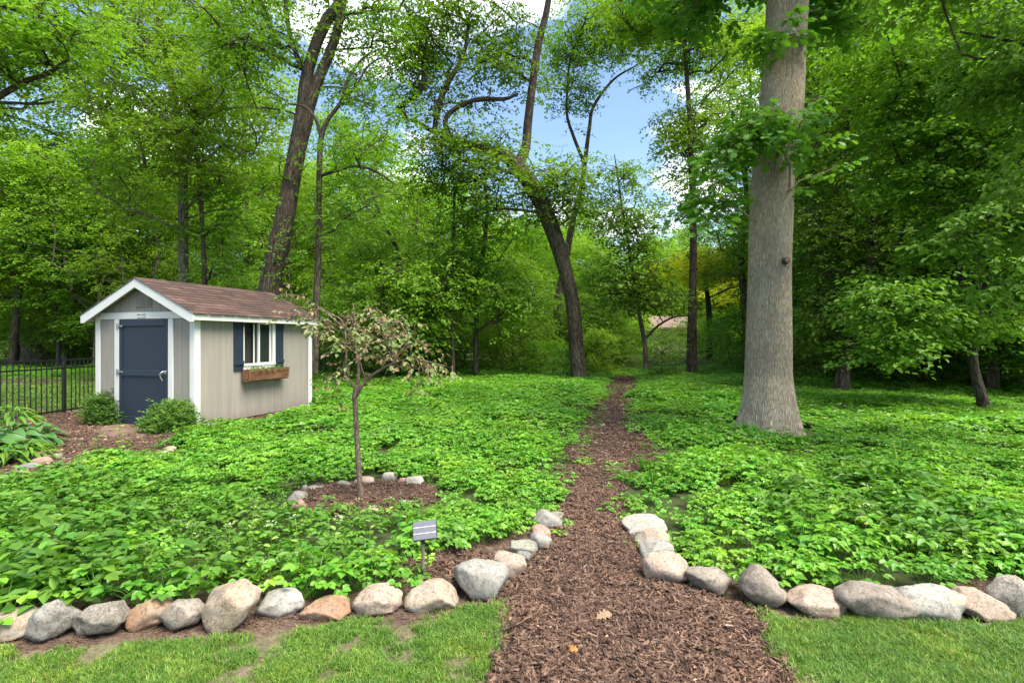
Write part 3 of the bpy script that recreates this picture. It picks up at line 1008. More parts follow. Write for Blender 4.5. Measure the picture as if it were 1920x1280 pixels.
# --- mulch chips
def chip_patch(n, rad, ln, flat=.25):
    b = Buf()
    for _ in range(n):
        l_ = ln * (.35 + .9 * rng.random() ** 1.5); w_ = l_ * rng.uniform(.10, .30) + .002; t_ = .0018 + .0022 * rng.random()
        V = np.array([[-1, -.8, -1], [1, -.5, -1], [1, .4, -1], [-1, 1, -1], [-.94, -.7, 1], [.9, -.4, 1], [.95, .5, 1], [-.9, .9, 1]]) * [l_ / 2, w_ / 2, t_] + rng.normal(0, .0009, (8, 3))
        E = Euler((rng.normal(0, .35), rng.normal(0, flat), rng.random() * 6.28)).to_matrix()
        V = V @ np.array(E).T
        a = rng.random() * 6.28; r_ = rad * math.sqrt(rng.random())
        V += [math.cos(a) * r_, math.sin(a) * r_, .006 + .012 * rng.random() * (1 - r_ / rad * .6)]
        rn = rng.random() if rng.random() > .010 else 1.0
        b.add(V, [[4, 5, 6, 7], [0, 1, 5, 4], [1, 2, 6, 5], [2, 3, 7, 6], [3, 0, 4, 7]], np.full(5, rn * .90 if rn < 1 else 1))
    return b.mesh('chip_patch', M['chip'], False)


chip_c = proto_coll('chips', [chip_patch(90, .12, .045) for _ in range(6)])
chip2_c = proto_coll('chips_far', [chip_patch(110, .24, .07) for _ in range(4)])
q = rng.uniform([-.3, 1.9], [2.4, 6.2], (4200, 2))
q = q[inpoly(q, PATH) & ((segdist(q, PATH) > .07) | (rng.random(len(q)) < .25))]
m1 = wn(q, 3) * .006
scatter('mulch_chips', chip_c, np.c_[q, .012 + np.abs(m1)], rot3(len(q), .10), rng.uniform(.75, 1.2, len(q)), rng.integers(0, 6, len(q)))
q = rng.uniform([-1, 6.2], [7, 24], (7000, 2)); q = q[inpoly(q, PATH)]
q2 = rng.uniform([-11, 4], [-3, 12.5], (5200, 2)); q2 = q2[inpoly(q2, BED) & ~in_shed(q2, -.02) & ~inpoly(q2, [G(219, 796), G(283, 800), G(288, 812), G(262, 825), G(200, 822), G(172, 812)])]
q = np.vstack([q, q2])
scatter('mulch_chips', chip2_c, np.c_[q, np.full(len(q), .012)], rot3(len(q), .07), rng.uniform(.7, 1.2, len(q)), rng.integers(0, 4, len(q)))
q = rng.uniform([-2.2, 4.6], [-.7, 5.9], (700, 2)); q = q[inpoly(q, RING)]
q3 = rng.uniform([-1.2, 3.0], [0.4, 4.1], (260, 2)); q3 = q3[(np.hypot((q3[:, 0] - G(840, 1070)[0]) / .45, (q3[:, 1] - G(840, 1070)[1]) / .3) < 1)]
q = np.vstack([q, q3])
scatter('mulch_chips', chip_c, np.c_[q, np.full(len(q), .012)], rot3(len(q), .12), rng.uniform(.7, 1.1, len(q)), rng.integers(0, 6, len(q)))

# --- fallen leaves lying on the mulch
for (px, py, rz, s, col, lab) in ((1132, 1170, -1.2, .10, (.20, .13, .07), 'curled pale tan oak leaf lying on the mulch path between the lawns'),
                                  (1072, 1234, -2.3, .07, (.30, .13, .03), 'orange dry oak leaf lying on the mulch near the grass edge'),
                                  (1368, 1190, 1.4, .05, (.42, .35, .28), 'small whitish dry leaf on the mulch near the tapered grey stone')):
    b = Buf()
    x, y = G(px, py)
    leaves(b, np.array([[0, -s / 2, .006]]), np.array([[0, 1., .1]]), np.array([[.15, 0, 1.]]), s, 'oak', np.array([.5]))
    mm = plain('dry_leaf', col, .7, .25, 60)
    o = b.obj('fallen_leaf', mm, None, False)
    o.location = (x, y, .042); o.rotation_euler = (.1, .15, rz)
    tag(o, lab, 'leaf', 'fallen leaves on the mulch')

# ------------------------------------------------------------------ stones
bm = bmesh.new(); bmesh.ops.create_icosphere(bm, subdivisions=4, radius=1)
bm.verts.ensure_lookup_table()
IV = np.array([v.co[:] for v in bm.verts]); IF = np.array([[v.index for v in f.verts] for f in bm.faces]); bm.free()
bm = bmesh.new(); bmesh.ops.create_icosphere(bm, subdivisions=3, radius=1)
IV3 = np.array([v.co[:] for v in bm.verts]); IF3 = np.array([[v.index for v in f.verts] for f in bm.faces]); bm.free()


def stone(x0, x1, y0, y1, mat, tilt, label, facets=6, rough=1.0, yb=None, grp='stones along the lawn edge', taper=0.0, depth=.8, sink=.03, cut=.80):
    """a stone seen between these columns and rows of the photo, standing on the ground"""
    w_px = x1 - x0
    yb = yb or y1
    Yf = CAM_H * FPX / (yb - HY)
    wd = w_px * Yf / FPX
    dp = wd * depth
    Yc = Yf + dp * .42
    wd = w_px * Yc / FPX
    top = CAM_H - (y0 - HY) * Yc / FPX
    sink = max(sink, .16 * top)
    h = max(top + sink, .04)
    rs = np.random.default_rng(int(x0 * 7 + y0 + 3000))
    small = w_px < 45
    V = (IV3 if small else IV).copy(); F = IF3 if small else IF
    # a few cut planes give worn faces, then low bumps
    V = np.sign(V) * np.abs(V) ** .74
    for _ in range(facets + 5):
        n = norm(rs.normal(0, 1, 3)); c = cut - .08 + .2 * rs.random()
        dd = V @ n
        V = V - np.where(dd > c, (dd - c) * .9, 0)[:, None] * n[None]
    k = rs.normal(0, 1, (10, 3)) * 1.7; ph = rs.random(10) * 6.28
    nn_ = np.sin(V @ k.T + ph).mean(1)
    k2 = rs.normal(0, 1, (12, 3)) * 6; ph2 = rs.random(12) * 6.28
    n2_ = np.sin(V @ k2.T + ph2).mean(1)
    sv_ = Vector(rs.random(3) * 60)
    n3_ = np.array([mnoise.fractal(Vector(q) * 2.6 + sv_, 0.9, 2.1, 5) for q in V])
    V = V * (1 + rough * (.16 * nn_ + .02 * n2_ + .075 * n3_))[:, None]
    if taper: V[:, 0] *= 1 + taper * V[:, 2]
    a = R(tilt); V = V * [1.0, .9, .76 if tilt else .95]
    V = np.stack([V[:, 0] * math.cos(a) - V[:, 2] * math.sin(a), V[:, 1], V[:, 0] * math.sin(a) + V[:, 2] * math.cos(a)], 1)
    lo, hi = V.min(0), V.max(0)
    V = (V - (lo + hi) / 2) / (hi - lo) * [wd, dp, h]
    V[:, 2] += h / 2 - sink
    b = Buf(); b.add(V, F)
    o = b.obj('stone', ST[mat])
    o.location = (((x0 + x1) / 2 - 960) / FPX * Yc, Yc, 0)
    tag(o, label, 'stone', grp)
    return o


stone(-28, 70, 1142, 1208, 'tan', 22, 'tan slab of stone tilted up to the right at the left picture edge')
stone(49, 144, 1119, 1210, 'grey', 50, 'mottled grey stone with a broad round top narrowing to its lower left', taper=.15, facets=4)
stone(142, 242, 1127, 1203, 'speck', 32, 'rough speckled long stone lying slanted beside the mottled grey one', rough=1.4)
stone(235, 318, 1119, 1186, 'orange', 25, 'orange brown stone with a dark pitted patch in the left row', facets=7, taper=.1)
stone(300, 384, 1118, 1189, 'brown', 48, 'grey brown wedge of a stone between the orange one and the big tan block')
stone(383, 486, 1091, 1189, 'tan', 62, 'big upright tan block with a flat slanting top, tallest in the left row', facets=8, taper=-.1)
stone(484, 575, 1104, 1162, 'smooth', 0, 'pale grey smooth oval stone right of the big upright tan block', facets=5)
stone(567, 661, 1122, 1167, 'orange', 10, 'low flat yellowish stone, lowest of the left row', facets=7)
bpy.data.objects[-1]
stone(663, 755, 1094, 1160, 'pink', 0, 'pinkish granite stone left of the pale oval stone below the solar light', rough=1.2)
stone(757, 860, 1090, 1153, 'tan', 0, 'pale tan pitted oval stone in front of the solar light stake', rough=1.1)
stone(849, 955, 1045, 1130, 'smooth', 0, 'largest smooth grey boulder at the left corner of the mulch path', facets=3, rough=.7)
stone(924, 988, 1034, 1087, 'pink', -12, 'pinkish tan stone behind the large smooth grey boulder', grp='stones flanking the mulch path')
stone(966, 997, 1032, 1054, 'blue', -15, 'tiny blue green stone tucked behind the pinkish tan one', grp='stones flanking the mulch path')
stone(955, 1009, 1012, 1045, 'green', -15, 'grey green rounded stone beside the tiny blue green stone', grp='stones flanking the mulch path')
stone(993, 1036, 998, 1031, 'grey', -25, 'small grey stone in front of the salmon pink stone', grp='stones flanking the mulch path')
stone(994, 1036, 985, 1014, 'red', -5, 'salmon pink stone between two grey stones left of the path', grp='stones flanking the mulch path')
stone(997, 1054, 956, 997, 'grey', -38, 'long grey stone lying slanted at the far end of the left path edge', grp='stones flanking the mulch path')
stone(1024, 1059, 957, 980, 'brown', -8, 'brownish stone behind the long slanted grey stone', grp='stones flanking the mulch path')
stone(1168, 1249, 965, 1013, 'white', 12, 'white peaked stone stained ochre, farthest on the right of the path', facets=9, cut=.66, grp='stones flanking the mulch path')
stone(1190, 1258, 992, 1033, 'tan', 5, 'pale tan stone just in front of the white peaked stone', grp='stones flanking the mulch path')
stone(1200, 1264, 1013, 1056, 'smooth', 0, 'rounded grey stone between the pale tan and the blush stones', grp='stones flanking the mulch path', facets=3)
stone(1205, 1294, 1039, 1102, 'pink', -8, 'large blush and white stone at the right corner of the path', facets=8, grp='stones flanking the mulch path')
stone(1287, 1373, 1063, 1130, 'brown', 0, 'grey patched stone tapering downward at the right edge of the mulch', taper=.28, facets=7, yb=1124)
stone(1384, 1473, 1060, 1146, 'brown', -52, 'brown grey egg shaped stone leaning left, tallest of the right row', facets=3, rough=.8)
stone(1470, 1581, 1099, 1161, 'pink', -22, 'cream and pink low stone right of the leaning egg shaped stone')
stone(1567, 1708, 1093, 1171, 'brown', -27, 'widest slanting grey brown slab in the right row', facets=8, depth=.55)
stone(1674, 1805, 1093, 1170, 'white', -18, 'whitish speckled stone right of the widest slanting slab', rough=1.2, depth=.6)
stone(1786, 1889, 1104, 1168, 'pink', -25, 'pink grey sloping stone between the whitish and the cream round stones', depth=.65)
stone(1853, 1948, 1078, 1162, 'speck', -30, 'cream speckled round stone, last of the right row at the picture edge', rough=1.2, depth=.7)
stone(1945, 2030, 1095, 1158, 'tan', 10, 'tan stone just past the cream speckled one in the right row')
stone(2028, 2115, 1088, 1150, 'grey', 14, 'grey stone second past the cream speckled one in the right row')
stone(2112, 2205, 1078, 1142, 'pink', 0, 'blush stone third past the cream speckled one in the right row')
stone(-110, -30, 1145, 1215, 'grey', 10, 'grey stone just past the tan slab in the left row')
rg = 'stones ringing the young tree'
stone(540, 577, 920, 944, 'grey', 0, 'flat mottled grey stone at the left end of the sapling ring', grp=rg)
stone(546, 575, 936, 964, 'red', 20, 'pink stone half hidden in leaves below the flat mottled grey one', grp=rg)
stone(565, 577, 908, 924, 'blue', 0, 'small dark bluish stone at the back left of the sapling ring', grp=rg)
stone(576, 610, 909, 922, 'tan', 0, 'flat tan stone at the back left of the sapling ring', grp=rg)
stone(632, 661, 900, 914, 'green', 0, 'mossy grey stone behind the sapling and left of its stem', grp=rg)
stone(666, 703, 893, 911, 'pink', 4, 'flat pinkish stone directly behind the sapling stem', grp=rg)
stone(716, 744, 884, 904, 'white', 0, 'cream egg shaped stone at the back of the sapling ring', facets=2, rough=.6, grp=rg)
stone(745, 764, 895, 909, 'red', 0, 'small pink brown stone between the egg shaped and the whitish ring stones', grp=rg)
stone(760, 796, 891, 913, 'white', 12, 'whitish stone at the right end of the sapling ring', grp=rg)
stone(686, 712, 950, 964, 'pink', 0, 'low pinkish stone at the front of the sapling ring', grp=rg)
lg = 'stones edging the hosta bed'
stone(85, 117, 849, 865, 'brown', 12, 'tan grey stone nearest the shed in the hosta bed edge', grp=lg)
stone(62, 95, 856, 875, 'red', 6, 'reddish stone in the hosta bed edge', grp=lg)
stone(36, 71, 867, 883, 'blue', 8, 'blue grey rounded stone in the hosta bed edge', grp=lg)
stone(27, 54, 876, 891, 'pink', 14, 'small pinkish stone between two blue grey ones in the hosta bed edge', grp=lg)
stone(6, 36, 882, 899, 'blue', 22, 'flat blue grey stone nearest the camera in the hosta bed edge', grp=lg)
stone(-32, 0, 892, 912, 'grey', 10, 'grey stone just outside the frame in the hosta bed edge', grp=lg)
sg = 'stones half buried by the ground cover near the shed'
stone(304, 330, 836, 852, 'pink', 0, 'pink cream stone beside the mulch in front of the shed', grp=sg)
stone(294, 318, 844, 860, 'white', 10, 'lower whitish stone half under leaves in front of the shed', grp=sg)

# ------------------------------------------------------------------ box helper
def box(name, x0, x1, y0, y1, z0, z1, mat, parent=None, bev=.004, label=None):
    bm = bmesh.new()
    bmesh.ops.create_cube(bm, size=1)
    for v in bm.verts:
        v.co = ((x0 + x1) / 2 + v.co.x * (x1 - x0), (y0 + y1) / 2 + v.co.y * (y1 - y0), (z0 + z1) / 2 + v.co.z * (z1 - z0))
    if bev:
        bmesh.ops.bevel(bm, geom=bm.edges[:], offset=bev, segments=1, affect='EDGES')
    me = bpy.data.meshes.new(name); bm.to_mesh(me); bm.free()
    me.materials.append(mat)
    o = link(bpy.data.objects.new(name, me), parent)
    if label: o['label'] = label
    return o


def prism(name, pts, axis, a0, a1, mat, parent=None, label=None):
    """polygon pts in the plane across axis, extruded from a0 to a1"""
    bm = bmesh.new()
    def mk(p, a):
        return (a, p[0], p[1]) if axis == 'x' else ((p[0], a, p[1]) if axis == 'y' else (p[0], p[1], a))
    A = [bm.verts.new(mk(p, a0)) for p in pts]; B = [bm.verts.new(mk(p, a1)) for p in pts]
    bm.faces.new(A); bm.faces.new(B[::-1])
    for i in range(len(pts)):
        bm.faces.new((A[i], B[i], B[(i + 1) % len(pts)], A[(i + 1) % len(pts)]))
    bmesh.ops.recalc_face_normals(bm, faces=bm.faces[:])
    me = bpy.data.meshes.new(name); bm.to_mesh(me); bm.free()
    me.materials.append(mat)
    o = link(bpy.data.objects.new(name, me), parent)
    if label: o['label'] = label
    return o


# ------------------------------------------------------------------ garden shed
# local frame: x along the window side, y across the door front, front face at x=0, window side at y=0
shed = empty('garden_shed', SH_O, SH_RZ, 'tan garden shed with navy door, white trim and brown shingled roof', 'shed')
EV, RG, OV, FO = 2.00, 2.56, .14, .16     # wall plate height, ridge height, overhangs
box('foundation', .03, SHL - .03, .03, SHW - .03, 0, .07, M['foundation'], shed)
z0 = .06


def board_run(a0, a1, step, fn):
    a = a0
    while a < a1 - .02:
        b_ = min(a + step, a1)
        fn(a + .004, b_ - .004)
        a = b_


WX0, WX1, WZ0, WZ1 = 1.06, 1.91, .98, 1.97       # window opening with its casing
DY0, DY1, DZ0, DZ1 = .586, 1.739, .045, 1.91
# inner sheathing seen down the grooves and through the open sash
prism('wall', [(.02, z0), (SHW - .02, z0), (SHW - .02, EV), (SHW / 2, RG - .06), (.02, EV)], 'x', SHL - .02, SHL, M['siding'], shed)
for (a, b_, c, d_) in ((.02, WX0, z0, EV), (WX1, SHL - .02, z0, EV), (WX0, WX1, z0, WZ0), (WX0, WX1, WZ1, EV)):
    box('wall', a, b_, .012, .03, c, d_, M['siding'], shed, 0)
box('wall', .02, SHL - .02, SHW - .03, SHW - .008, z0, EV, M['siding'], shed, 0)
for (a, b_, c, d_) in ((.02, DY0, z0, EV), (DY1, SHW - .02, z0, EV), (DY0, DY1, DZ1, EV)):
    box('wall', .012, .03, a, b_, c, d_, M['siding'], shed, 0)
slope = (RG - EV) / (SHW / 2)
zr = lambda y: EV + slope * min(y, SHW - y)


def side_board(a, b_):
    for (p0, p1) in ([(z0, EV)] if (b_ <= WX0 or a >= WX1) else [(z0, WZ0), (WZ1, EV)]):
        aa, bb = a, b_
        box('siding_board', aa, bb, 0, .014, p0, p1, M['siding'], shed, .0016)


step = .2
xs = [.10]
while xs[-1] < SHL - .12: xs.append(min(xs[-1] + step, SHL - .10))
cuts = sorted(set([round(x, 3) for x in xs] + [WX0, WX1]))
for a, b_ in zip(cuts[:-1], cuts[1:]):
    if b_ - a < .03: continue
    side_board(a + .0003, b_ - .0003)
for (a0, a1) in ((.10, DY0 - .118), (DY1 + .124, SHW - .10)):
    n_ = max(1, round((a1 - a0) / .2))
    for i in range(n_):
        box('siding_board', 0, .014, a0 + (a1 - a0) * i / n_ + .003, a0 + (a1 - a0) * (i + 1) / n_ - .003, z0, 1.93, M['siding'], shed, .002)
n_ = 12
for i in range(n_):   # gable
    a, b_ = .02 + (SHW - .04) * i / n_ + .003, .02 + (SHW - .04) * (i + 1) / n_ - .003
    zt = [(a, 1.98), (b_, 1.98), (b_, zr(b_) - .03)]
    if a < SHW / 2 < b_: zt.append((SHW / 2, RG - .03))
    zt.append((a, zr(a) - .03))
    prism('siding_board', zt, 'x', .0, .014, M['siding'], shed)
# corner boards
cb = -.018
box('corner_board', cb, 0 + .1, cb, 0, .0, EV - .01, M['white'], shed)
box('corner_board', cb, 0, 0.002, .10, .0, EV - .01, M['white'], shed)
box('corner_board', cb, 0, SHW - .10, SHW + .018, .02, EV - .01, M['white'], shed)
box('corner_board', SHL - .10, SHL + .018, cb, 0, .03, EV - .01, M['white'], shed)
# front header and door casing
box('header_board', cb - .004, 0, .10, SHW - .10, 1.925, 2.045, M['white'], shed)
box('door_casing', cb - .008, 0, DY0 - .115, DY0 - .005, .05, 1.92, M['white'], shed)
box('door_casing', cb - .008, 0, DY1 + .005, DY1 + .12, .03, 1.92, M['white'], shed)
# gable vent
vt = box('gable_vent', -.02, 0, .98, 1.35, 2.13, 2.32, M['siding'], shed, .004)
for k in range(2):
    for j in range(6):
        prism('louvre', [(-.036, 2.15 + j * .027), (-.018, 2.165 + j * .027), (-.018, 2.172 + j * .027), (-.036, 2.157 + j * .027)], 'y', 1.0 + k * .175, 1.155 + k * .175, M['siding'], vt)
# door with ledges, hinges and handle
door = box('door', -.012, .022, DY0, DY1, DZ0, DZ1, M['navy'], shed)
for (a, b_) in ((DZ0 + .001, .175), (.905, 1.01), (1.80, DZ1 - .001)):
    box('rail', -.034, -.0125, DY0 + .07, DY1 - .07, a, b_, M['navy_rail'], door)
for (a, b_) in ((DY0 + .002, DY0 + .07), (DY1 - .07, DY1 - .002)):
    box('stile', -.030, -.0125, a + .001, b_ - .001, DZ0 + .002, DZ1 - .002, M['navy'], door)
for z in (.12, .97, 1.80):
    h_ = box('hinge', -.046, -.030, DY1 - .10, DY1 + .055, z - .014, z + .014, M['galv'], door, .003)
    box('hinge_plate', -.040, -.026, DY1 + .02, DY1 + .06, z - .05, z + .05, M['galv'], h_, .003)
    hb = Buf(); tube(hb, [(-.05, DY1 + .004, z - .05), (-.05, DY1 + .004, z + .05)], [.009, .009], 8)
    hb.obj('hinge_pin', M['galv'], h_)
hb = Buf(); tube(hb, catmull([(-.035, DY0 + .055, .99), (-.085, DY0 + .06, .985), (-.10, DY0 + .085, .93), (-.085, DY0 + .075, .87), (-.07, DY0 + .06, .835)], 5), np.linspace(.018, .010, 21), 8)
hd = hb.obj('handle', M['steel'], door)
box('handle_plate', -.042, -.030, DY0 + .02, DY0 + .075, .95, 1.01, M['steel'], hd, .003)
# maker's plate above the door: worn print
pl = box('name_plate', -.030, -.022, 1.08, 1.30, 1.940, 2.028, M['sign_plate'], shed, .002)
for (y0_, y1_, z0_, z1_, m_) in ((1.255, 1.29, 1.985, 2.012, 'mark_red'), (1.21, 1.25, 1.990, 2.003, 'mark_red'), (1.165, 1.20, 1.990, 2.002, 'mark_dark'), (1.125, 1.155, 1.990, 2.002, 'mark_dark'), (1.12, 1.285, 1.948, 1.956, 'mark_green')):
    box('printed_mark', -.0325, -.0301, y0_, y1_, z0_, z1_, M[m_], pl, 0)
hb = Buf(); tube(hb, catmull([(-.031, 1.16, 2.014), (-.031, 1.115, 2.016), (-.031, 1.093, 2.0), (-.031, 1.11, 1.985), (-.031, 1.12, 1.975), (-.031, 1.10, 1.95)], 4), [.0035] * 21, 5)
hb.obj('printed_mark', M['mark_dark'], pl)

# roof: slabs, fascia, rake boards, shingles
e0, e1 = -OV, SHW + OV
x0_, x1_ = -FO, SHL + .10
zE = EV - OV * slope
roof = prism('roof', [(e0, zE + .02), (SHW / 2, RG + .02), (e1, zE + .02), (e1, zE + .055), (SHW / 2, RG + .06), (e0, zE + .055)], 'x', x0_ + .02, x1_ - .01, M['white'], shed)
prism('soffit', [(e0 + .01, zE - .015), (.0, zE - .015), (.0, zE + .002), (e0 + .01, zE + .002)], 'x', x0_ + .02, x1_ - .02, M['white'], roof)
prism('fascia_board', [(e0 - .02, zE - .045), (e0, zE - .045), (e0, zE + .055), (e0 - .02, zE + .055)], 'x', x0_, x1_, M['white'], roof)
prism('fascia_board', [(e1, zE - .045), (e1 + .02, zE - .045), (e1 + .02, zE + .055), (e1, zE + .055)], 'x', x0_, x1_, M['white'], roof)
for s in (0, 1):
    f = (lambda y: y) if s == 0 else (lambda y: SHW - y)
    prism('rake_board', [(f(e0 - .018), zE - .075), (f(e0 - .018), zE + .055), (f(SHW / 2), RG + .062), (f(SHW / 2), RG - .085), (f(e0 + .06), zE - .075)], 'x', x0_ - .022, x0_ - .001, M['white'], roof)
    prism('rake_board', [(f(e0 - .018), zE - .045), (f(e0 - .018), zE + .055), (f(SHW / 2), RG + .062), (f(SHW / 2), RG - .065)], 'x', x1_ + .001, x1_ + .022, M['white'], roof)
    prism('barge_trim', [(f(e0 - .03), zE + .056), (f(e0 - .03), zE + .066), (f(SHW / 2), RG + .076), (f(SHW / 2), RG + .066)], 'x', x0_ - .034, x0_ + .02, M['foundation'], roof)
slen = math.hypot(SHW / 2 + OV, RG - zE)
ang = math.atan2(RG - zE, SHW / 2 + OV)
rows = 11; ex = slen / rows
tab = bmesh.new(); bmesh.ops.create_cube(tab, size=1)
for v in tab.verts:
    v.co = (v.co.x * .299, (v.co.y) * (ex + .05), v.co.z * .013)
bmesh.ops.bevel(tab, geom=tab.edges[:], offset=.0015, segments=1, affect='EDGES')
tab_me = bpy.data.meshes.new('shingle'); tab.to_mesh(tab_me); tab.free(); tab_me.materials.append(M['shingle'])
# half tabs for the ends
for i in range(rows):
    off = (i % 2) * .155 + rng.uniform(-.02, .02)
    x = x0_ - .03 - off
    while x < x1_ + .02:
        a, b_ = max(x, x0_ - .03), min(x + .305, x1_ + .028)
        if b_ - a > .03:
            o = link(bpy.data.objects.new('shingle', tab_me), roof)
            dcen = i * ex + (ex + .05) / 2 - .05 + rng.uniform(-.003, .003)
            o.location = ((a + b_) / 2, e0 - .03 + .0 + dcen * math.cos(ang) + .02, zE + .076 + dcen * math.sin(ang) + (rng.uniform(0, .002)))
            o.rotation_euler = (ang - .065, rng.uniform(-.004, .004), 0)
            o.scale = ((b_ - a) / .307, 1, 1)
        x += .307
lb = Buf()
prism('shingle_field', [(SHW / 2, RG + .066), (e1 + .03, zE + .056), (e1 + .03, zE + .066), (SHW / 2, RG + .078)], 'x', x0_ - .03, x1_ + .02, M['shingle'], roof)
for k in range(11):   # ridge caps
    cx = x0_ - .03 + k * .31
    prism('ridge_cap', [(SHW / 2 - .13, RG + .078 - .13 * slope), (SHW / 2, RG + .078), (SHW / 2 + .13, RG + .078 - .13 * slope), (SHW / 2 + .13, RG + .090 - .13 * slope), (SHW / 2, RG + .095 + (k % 2) * .003), (SHW / 2 - .13, RG + .090 - .13 * slope)], 'x', cx, min(cx + .306, x1_ + .02), M['shingle'], roof)

# window: casing, two sashes (left one open behind the other), sill
win = box('window', WX0, WX1, -.022, .012, 1.885, WZ1 - .001, M['white'], shed, .003)
box('casing', WX0, WX0 + .028, -.020, .05, 1.075, 1.884, M['white'], win, .002)
box('casing', WX1 - .075, WX1, -.020, .05, 1.075, 1.884, M['white'], win, .002)
box('sill', WX0, WX1, -.034, .05, 1.045, 1.0745, M['white'], win, .003)
box('apron', WX0, WX1, -.020, .012, WZ0 - .01, 1.0445, M['white'], win, .002)
xm = 1.475
box('meeting_rail', xm - .018, xm + .018, -.010, .03, 1.075, 1.884, M['white'], win, .002)
box('sash_frame', xm + .0185, WX1 - .0755, -.004, .02, 1.86, 1.8838, M['white'], win, .002)
box('sash_frame', xm + .0185, WX1 - .0755, -.004, .02, 1.076, 1.10, M['white'], win, .002)
box('sash_frame', WX1 - .15, WX1 - .115, -.003, .02, 1.101, 1.859, M['white'], win, .002)
box('sash_frame', xm - .115, xm - .088, .024, .04, 1.101, 1.86, M['white'], win, .002)
box('sash_frame', WX0 + .0285, xm - .0185, .022, .04, 1.076, 1.09, M['white'], win, .002)
box('pane', xm + .019, WX1 - .151, .006, .010, 1.101, 1.859, M['pane'], win, 0)
box('pane', xm - .087, xm - .019, .030, .034, 1.101, 1.859, M['pane'], win, 0)
box('interior_shade_sheet', .06, SHL - .06, .10, .11, z0 + .02, EV - .02, M['inside'], shed, 0)  # near-black sheet behind the window, painting the shade inside the shed

for (a, b_, lab) in ((.830, 1.055, 'navy board and batten shutter left of the window'), (1.915, 2.138, 'navy board and batten shutter right of the window')):
    sh = box('shutter', a, b_, -.016, -.002, .965, 1.975, M['navy'], shed, .002, lab)
    n_ = 4
    for i in range(n_):
        wdt = (b_ - a) / n_
        box('board', a + i * wdt + .004, a + (i + 1) * wdt - .004, -.030, -.0165, .966, 1.974, M['navy'], sh, .003)
    for z in (1.075, 1.80):
        box('batten', a + .002, b_ - .002, -.050, -.0305, z, z + .075, M['navy_rail'], sh, .003)

# step slab before the door
sp_ = [G(219, 796), G(283, 800), G(288, 812), G(262, 825), G(200, 822), G(172, 812)]
stp = prism('doorstep', sp_, 'z', -.05, .035, M['slab'])
tag(stp, 'brown flat stone slab on the mulch before the navy door', 'doorstep')

# window planter hung on the wall, and what grows in it
pl_x0, pl_x1 = 1.00, 2.09
planter = empty('window_planter', SH_O + u_ * 1.55 + Vector((0, 0, .77)), SH_RZ, 'cedar planter box fixed to the shed wall under the window', 'planter')
A_, B_ = pl_x0 - 1.55, pl_x1 - 1.55
prism('front_board', [(-.185, 0.0), (-.168, 0), (-.185, .215), (-.202, .215)], 'x', A_ + .02, B_ - .02, M['cedar'], planter)
prism('back_board', [(-.040, 0), (-.052, 0), (-.052, .21), (-.040, .21)], 'x', A_, B_, M['cedar'], planter)
for a in (A_, B_ - .019):
    prism('end_board', [(-.168, 0.0), (-.0525, 0), (-.0525, .215), (-.1845, .215)], 'x', a, a + .019, M['cedar'], planter)
prism('bottom_board', [(-.168, -.018), (-.045, -.018), (-.045, -.0005), (-.168, -.0005)], 'x', A_, B_, M['cedar'], planter)
for a in (A_ + .001, B_ - .05):
    prism('corner_batten', [(-.1865, .0), (-.200, 0), (-.217, .215), (-.2035, .215)], 'x', a, a + .048, M['cedar'], planter)
prism('potting_soil', [(-.18, .16), (-.055, .16), (-.055, .175), (-.18, .175)], 'x', A_ + .02, B_ - .02, M['soil'], planter)
b = Buf()
cl = [[rng.uniform(A_ + .12, B_ - .1), rng.uniform(-.15, -.08), .21 + rng.uniform(0, .05), .07] for _ in range(16)]
sprays(b, cl, 1500, .028, 'ov', 6, .1, flat=.3, tilt=.7)
o = b.obj('potted_plants', M['yew'], None, False); o.location = planter.location; o.rotation_euler = planter.rotation_euler
tag(o, 'low green bedding plants growing in the cedar window box', 'plants')


# ------------------------------------------------------------------ shrubs beside the door
def shrub(name, x, y, w_, h_, label, cat, mat, leaf=.03, dens=420, group=None, tips=True, shape='nar', droop=-.5):
    r_ = empty(name, (x, y, 0), rng.random() * 6, label, cat, group)
    cl = []
    for _ in range(46):
        v = norm(rng.normal(0, 1, 3)); v[2] = abs(v[2]); k = rng.random() ** .3
        cl.append([v[0] * k * w_ * .40, v[1] * k * w_ * .40, .06 + v[2] * k * (h_ - .1), w_ * .14])
    b = Buf(); sprays(b, cl, dens / (w_ * .14) ** 2 * .02, leaf, shape, 9, droop, flat=.5, tilt=.8, sp=.35)
    b.obj('foliage', mat, r_, False)
    b = Buf()
    for c in cl[::2]:
        tube(b, [(0, 0, 0), np.array(c[:3]) * [.5, .5, .45], c[:3]], [.012, .008, .004], 4)
    b.obj('stems', M['bark_dark'], r_)
    return r_


x, y = G(190, 798); shrub('yew_shrub', x, y + .28, .82, .58, 'low round evergreen shrub left of the navy door', 'shrub', M['yew'], .055, 1500, 'shrubs beside the shed door')
x, y = G(306, 815); shrub('yew_shrub', x, y + .30, .80, .52, 'wider light green evergreen shrub right of the navy door', 'shrub', M['yew'], .055, 1700, 'shrubs beside the shed door')


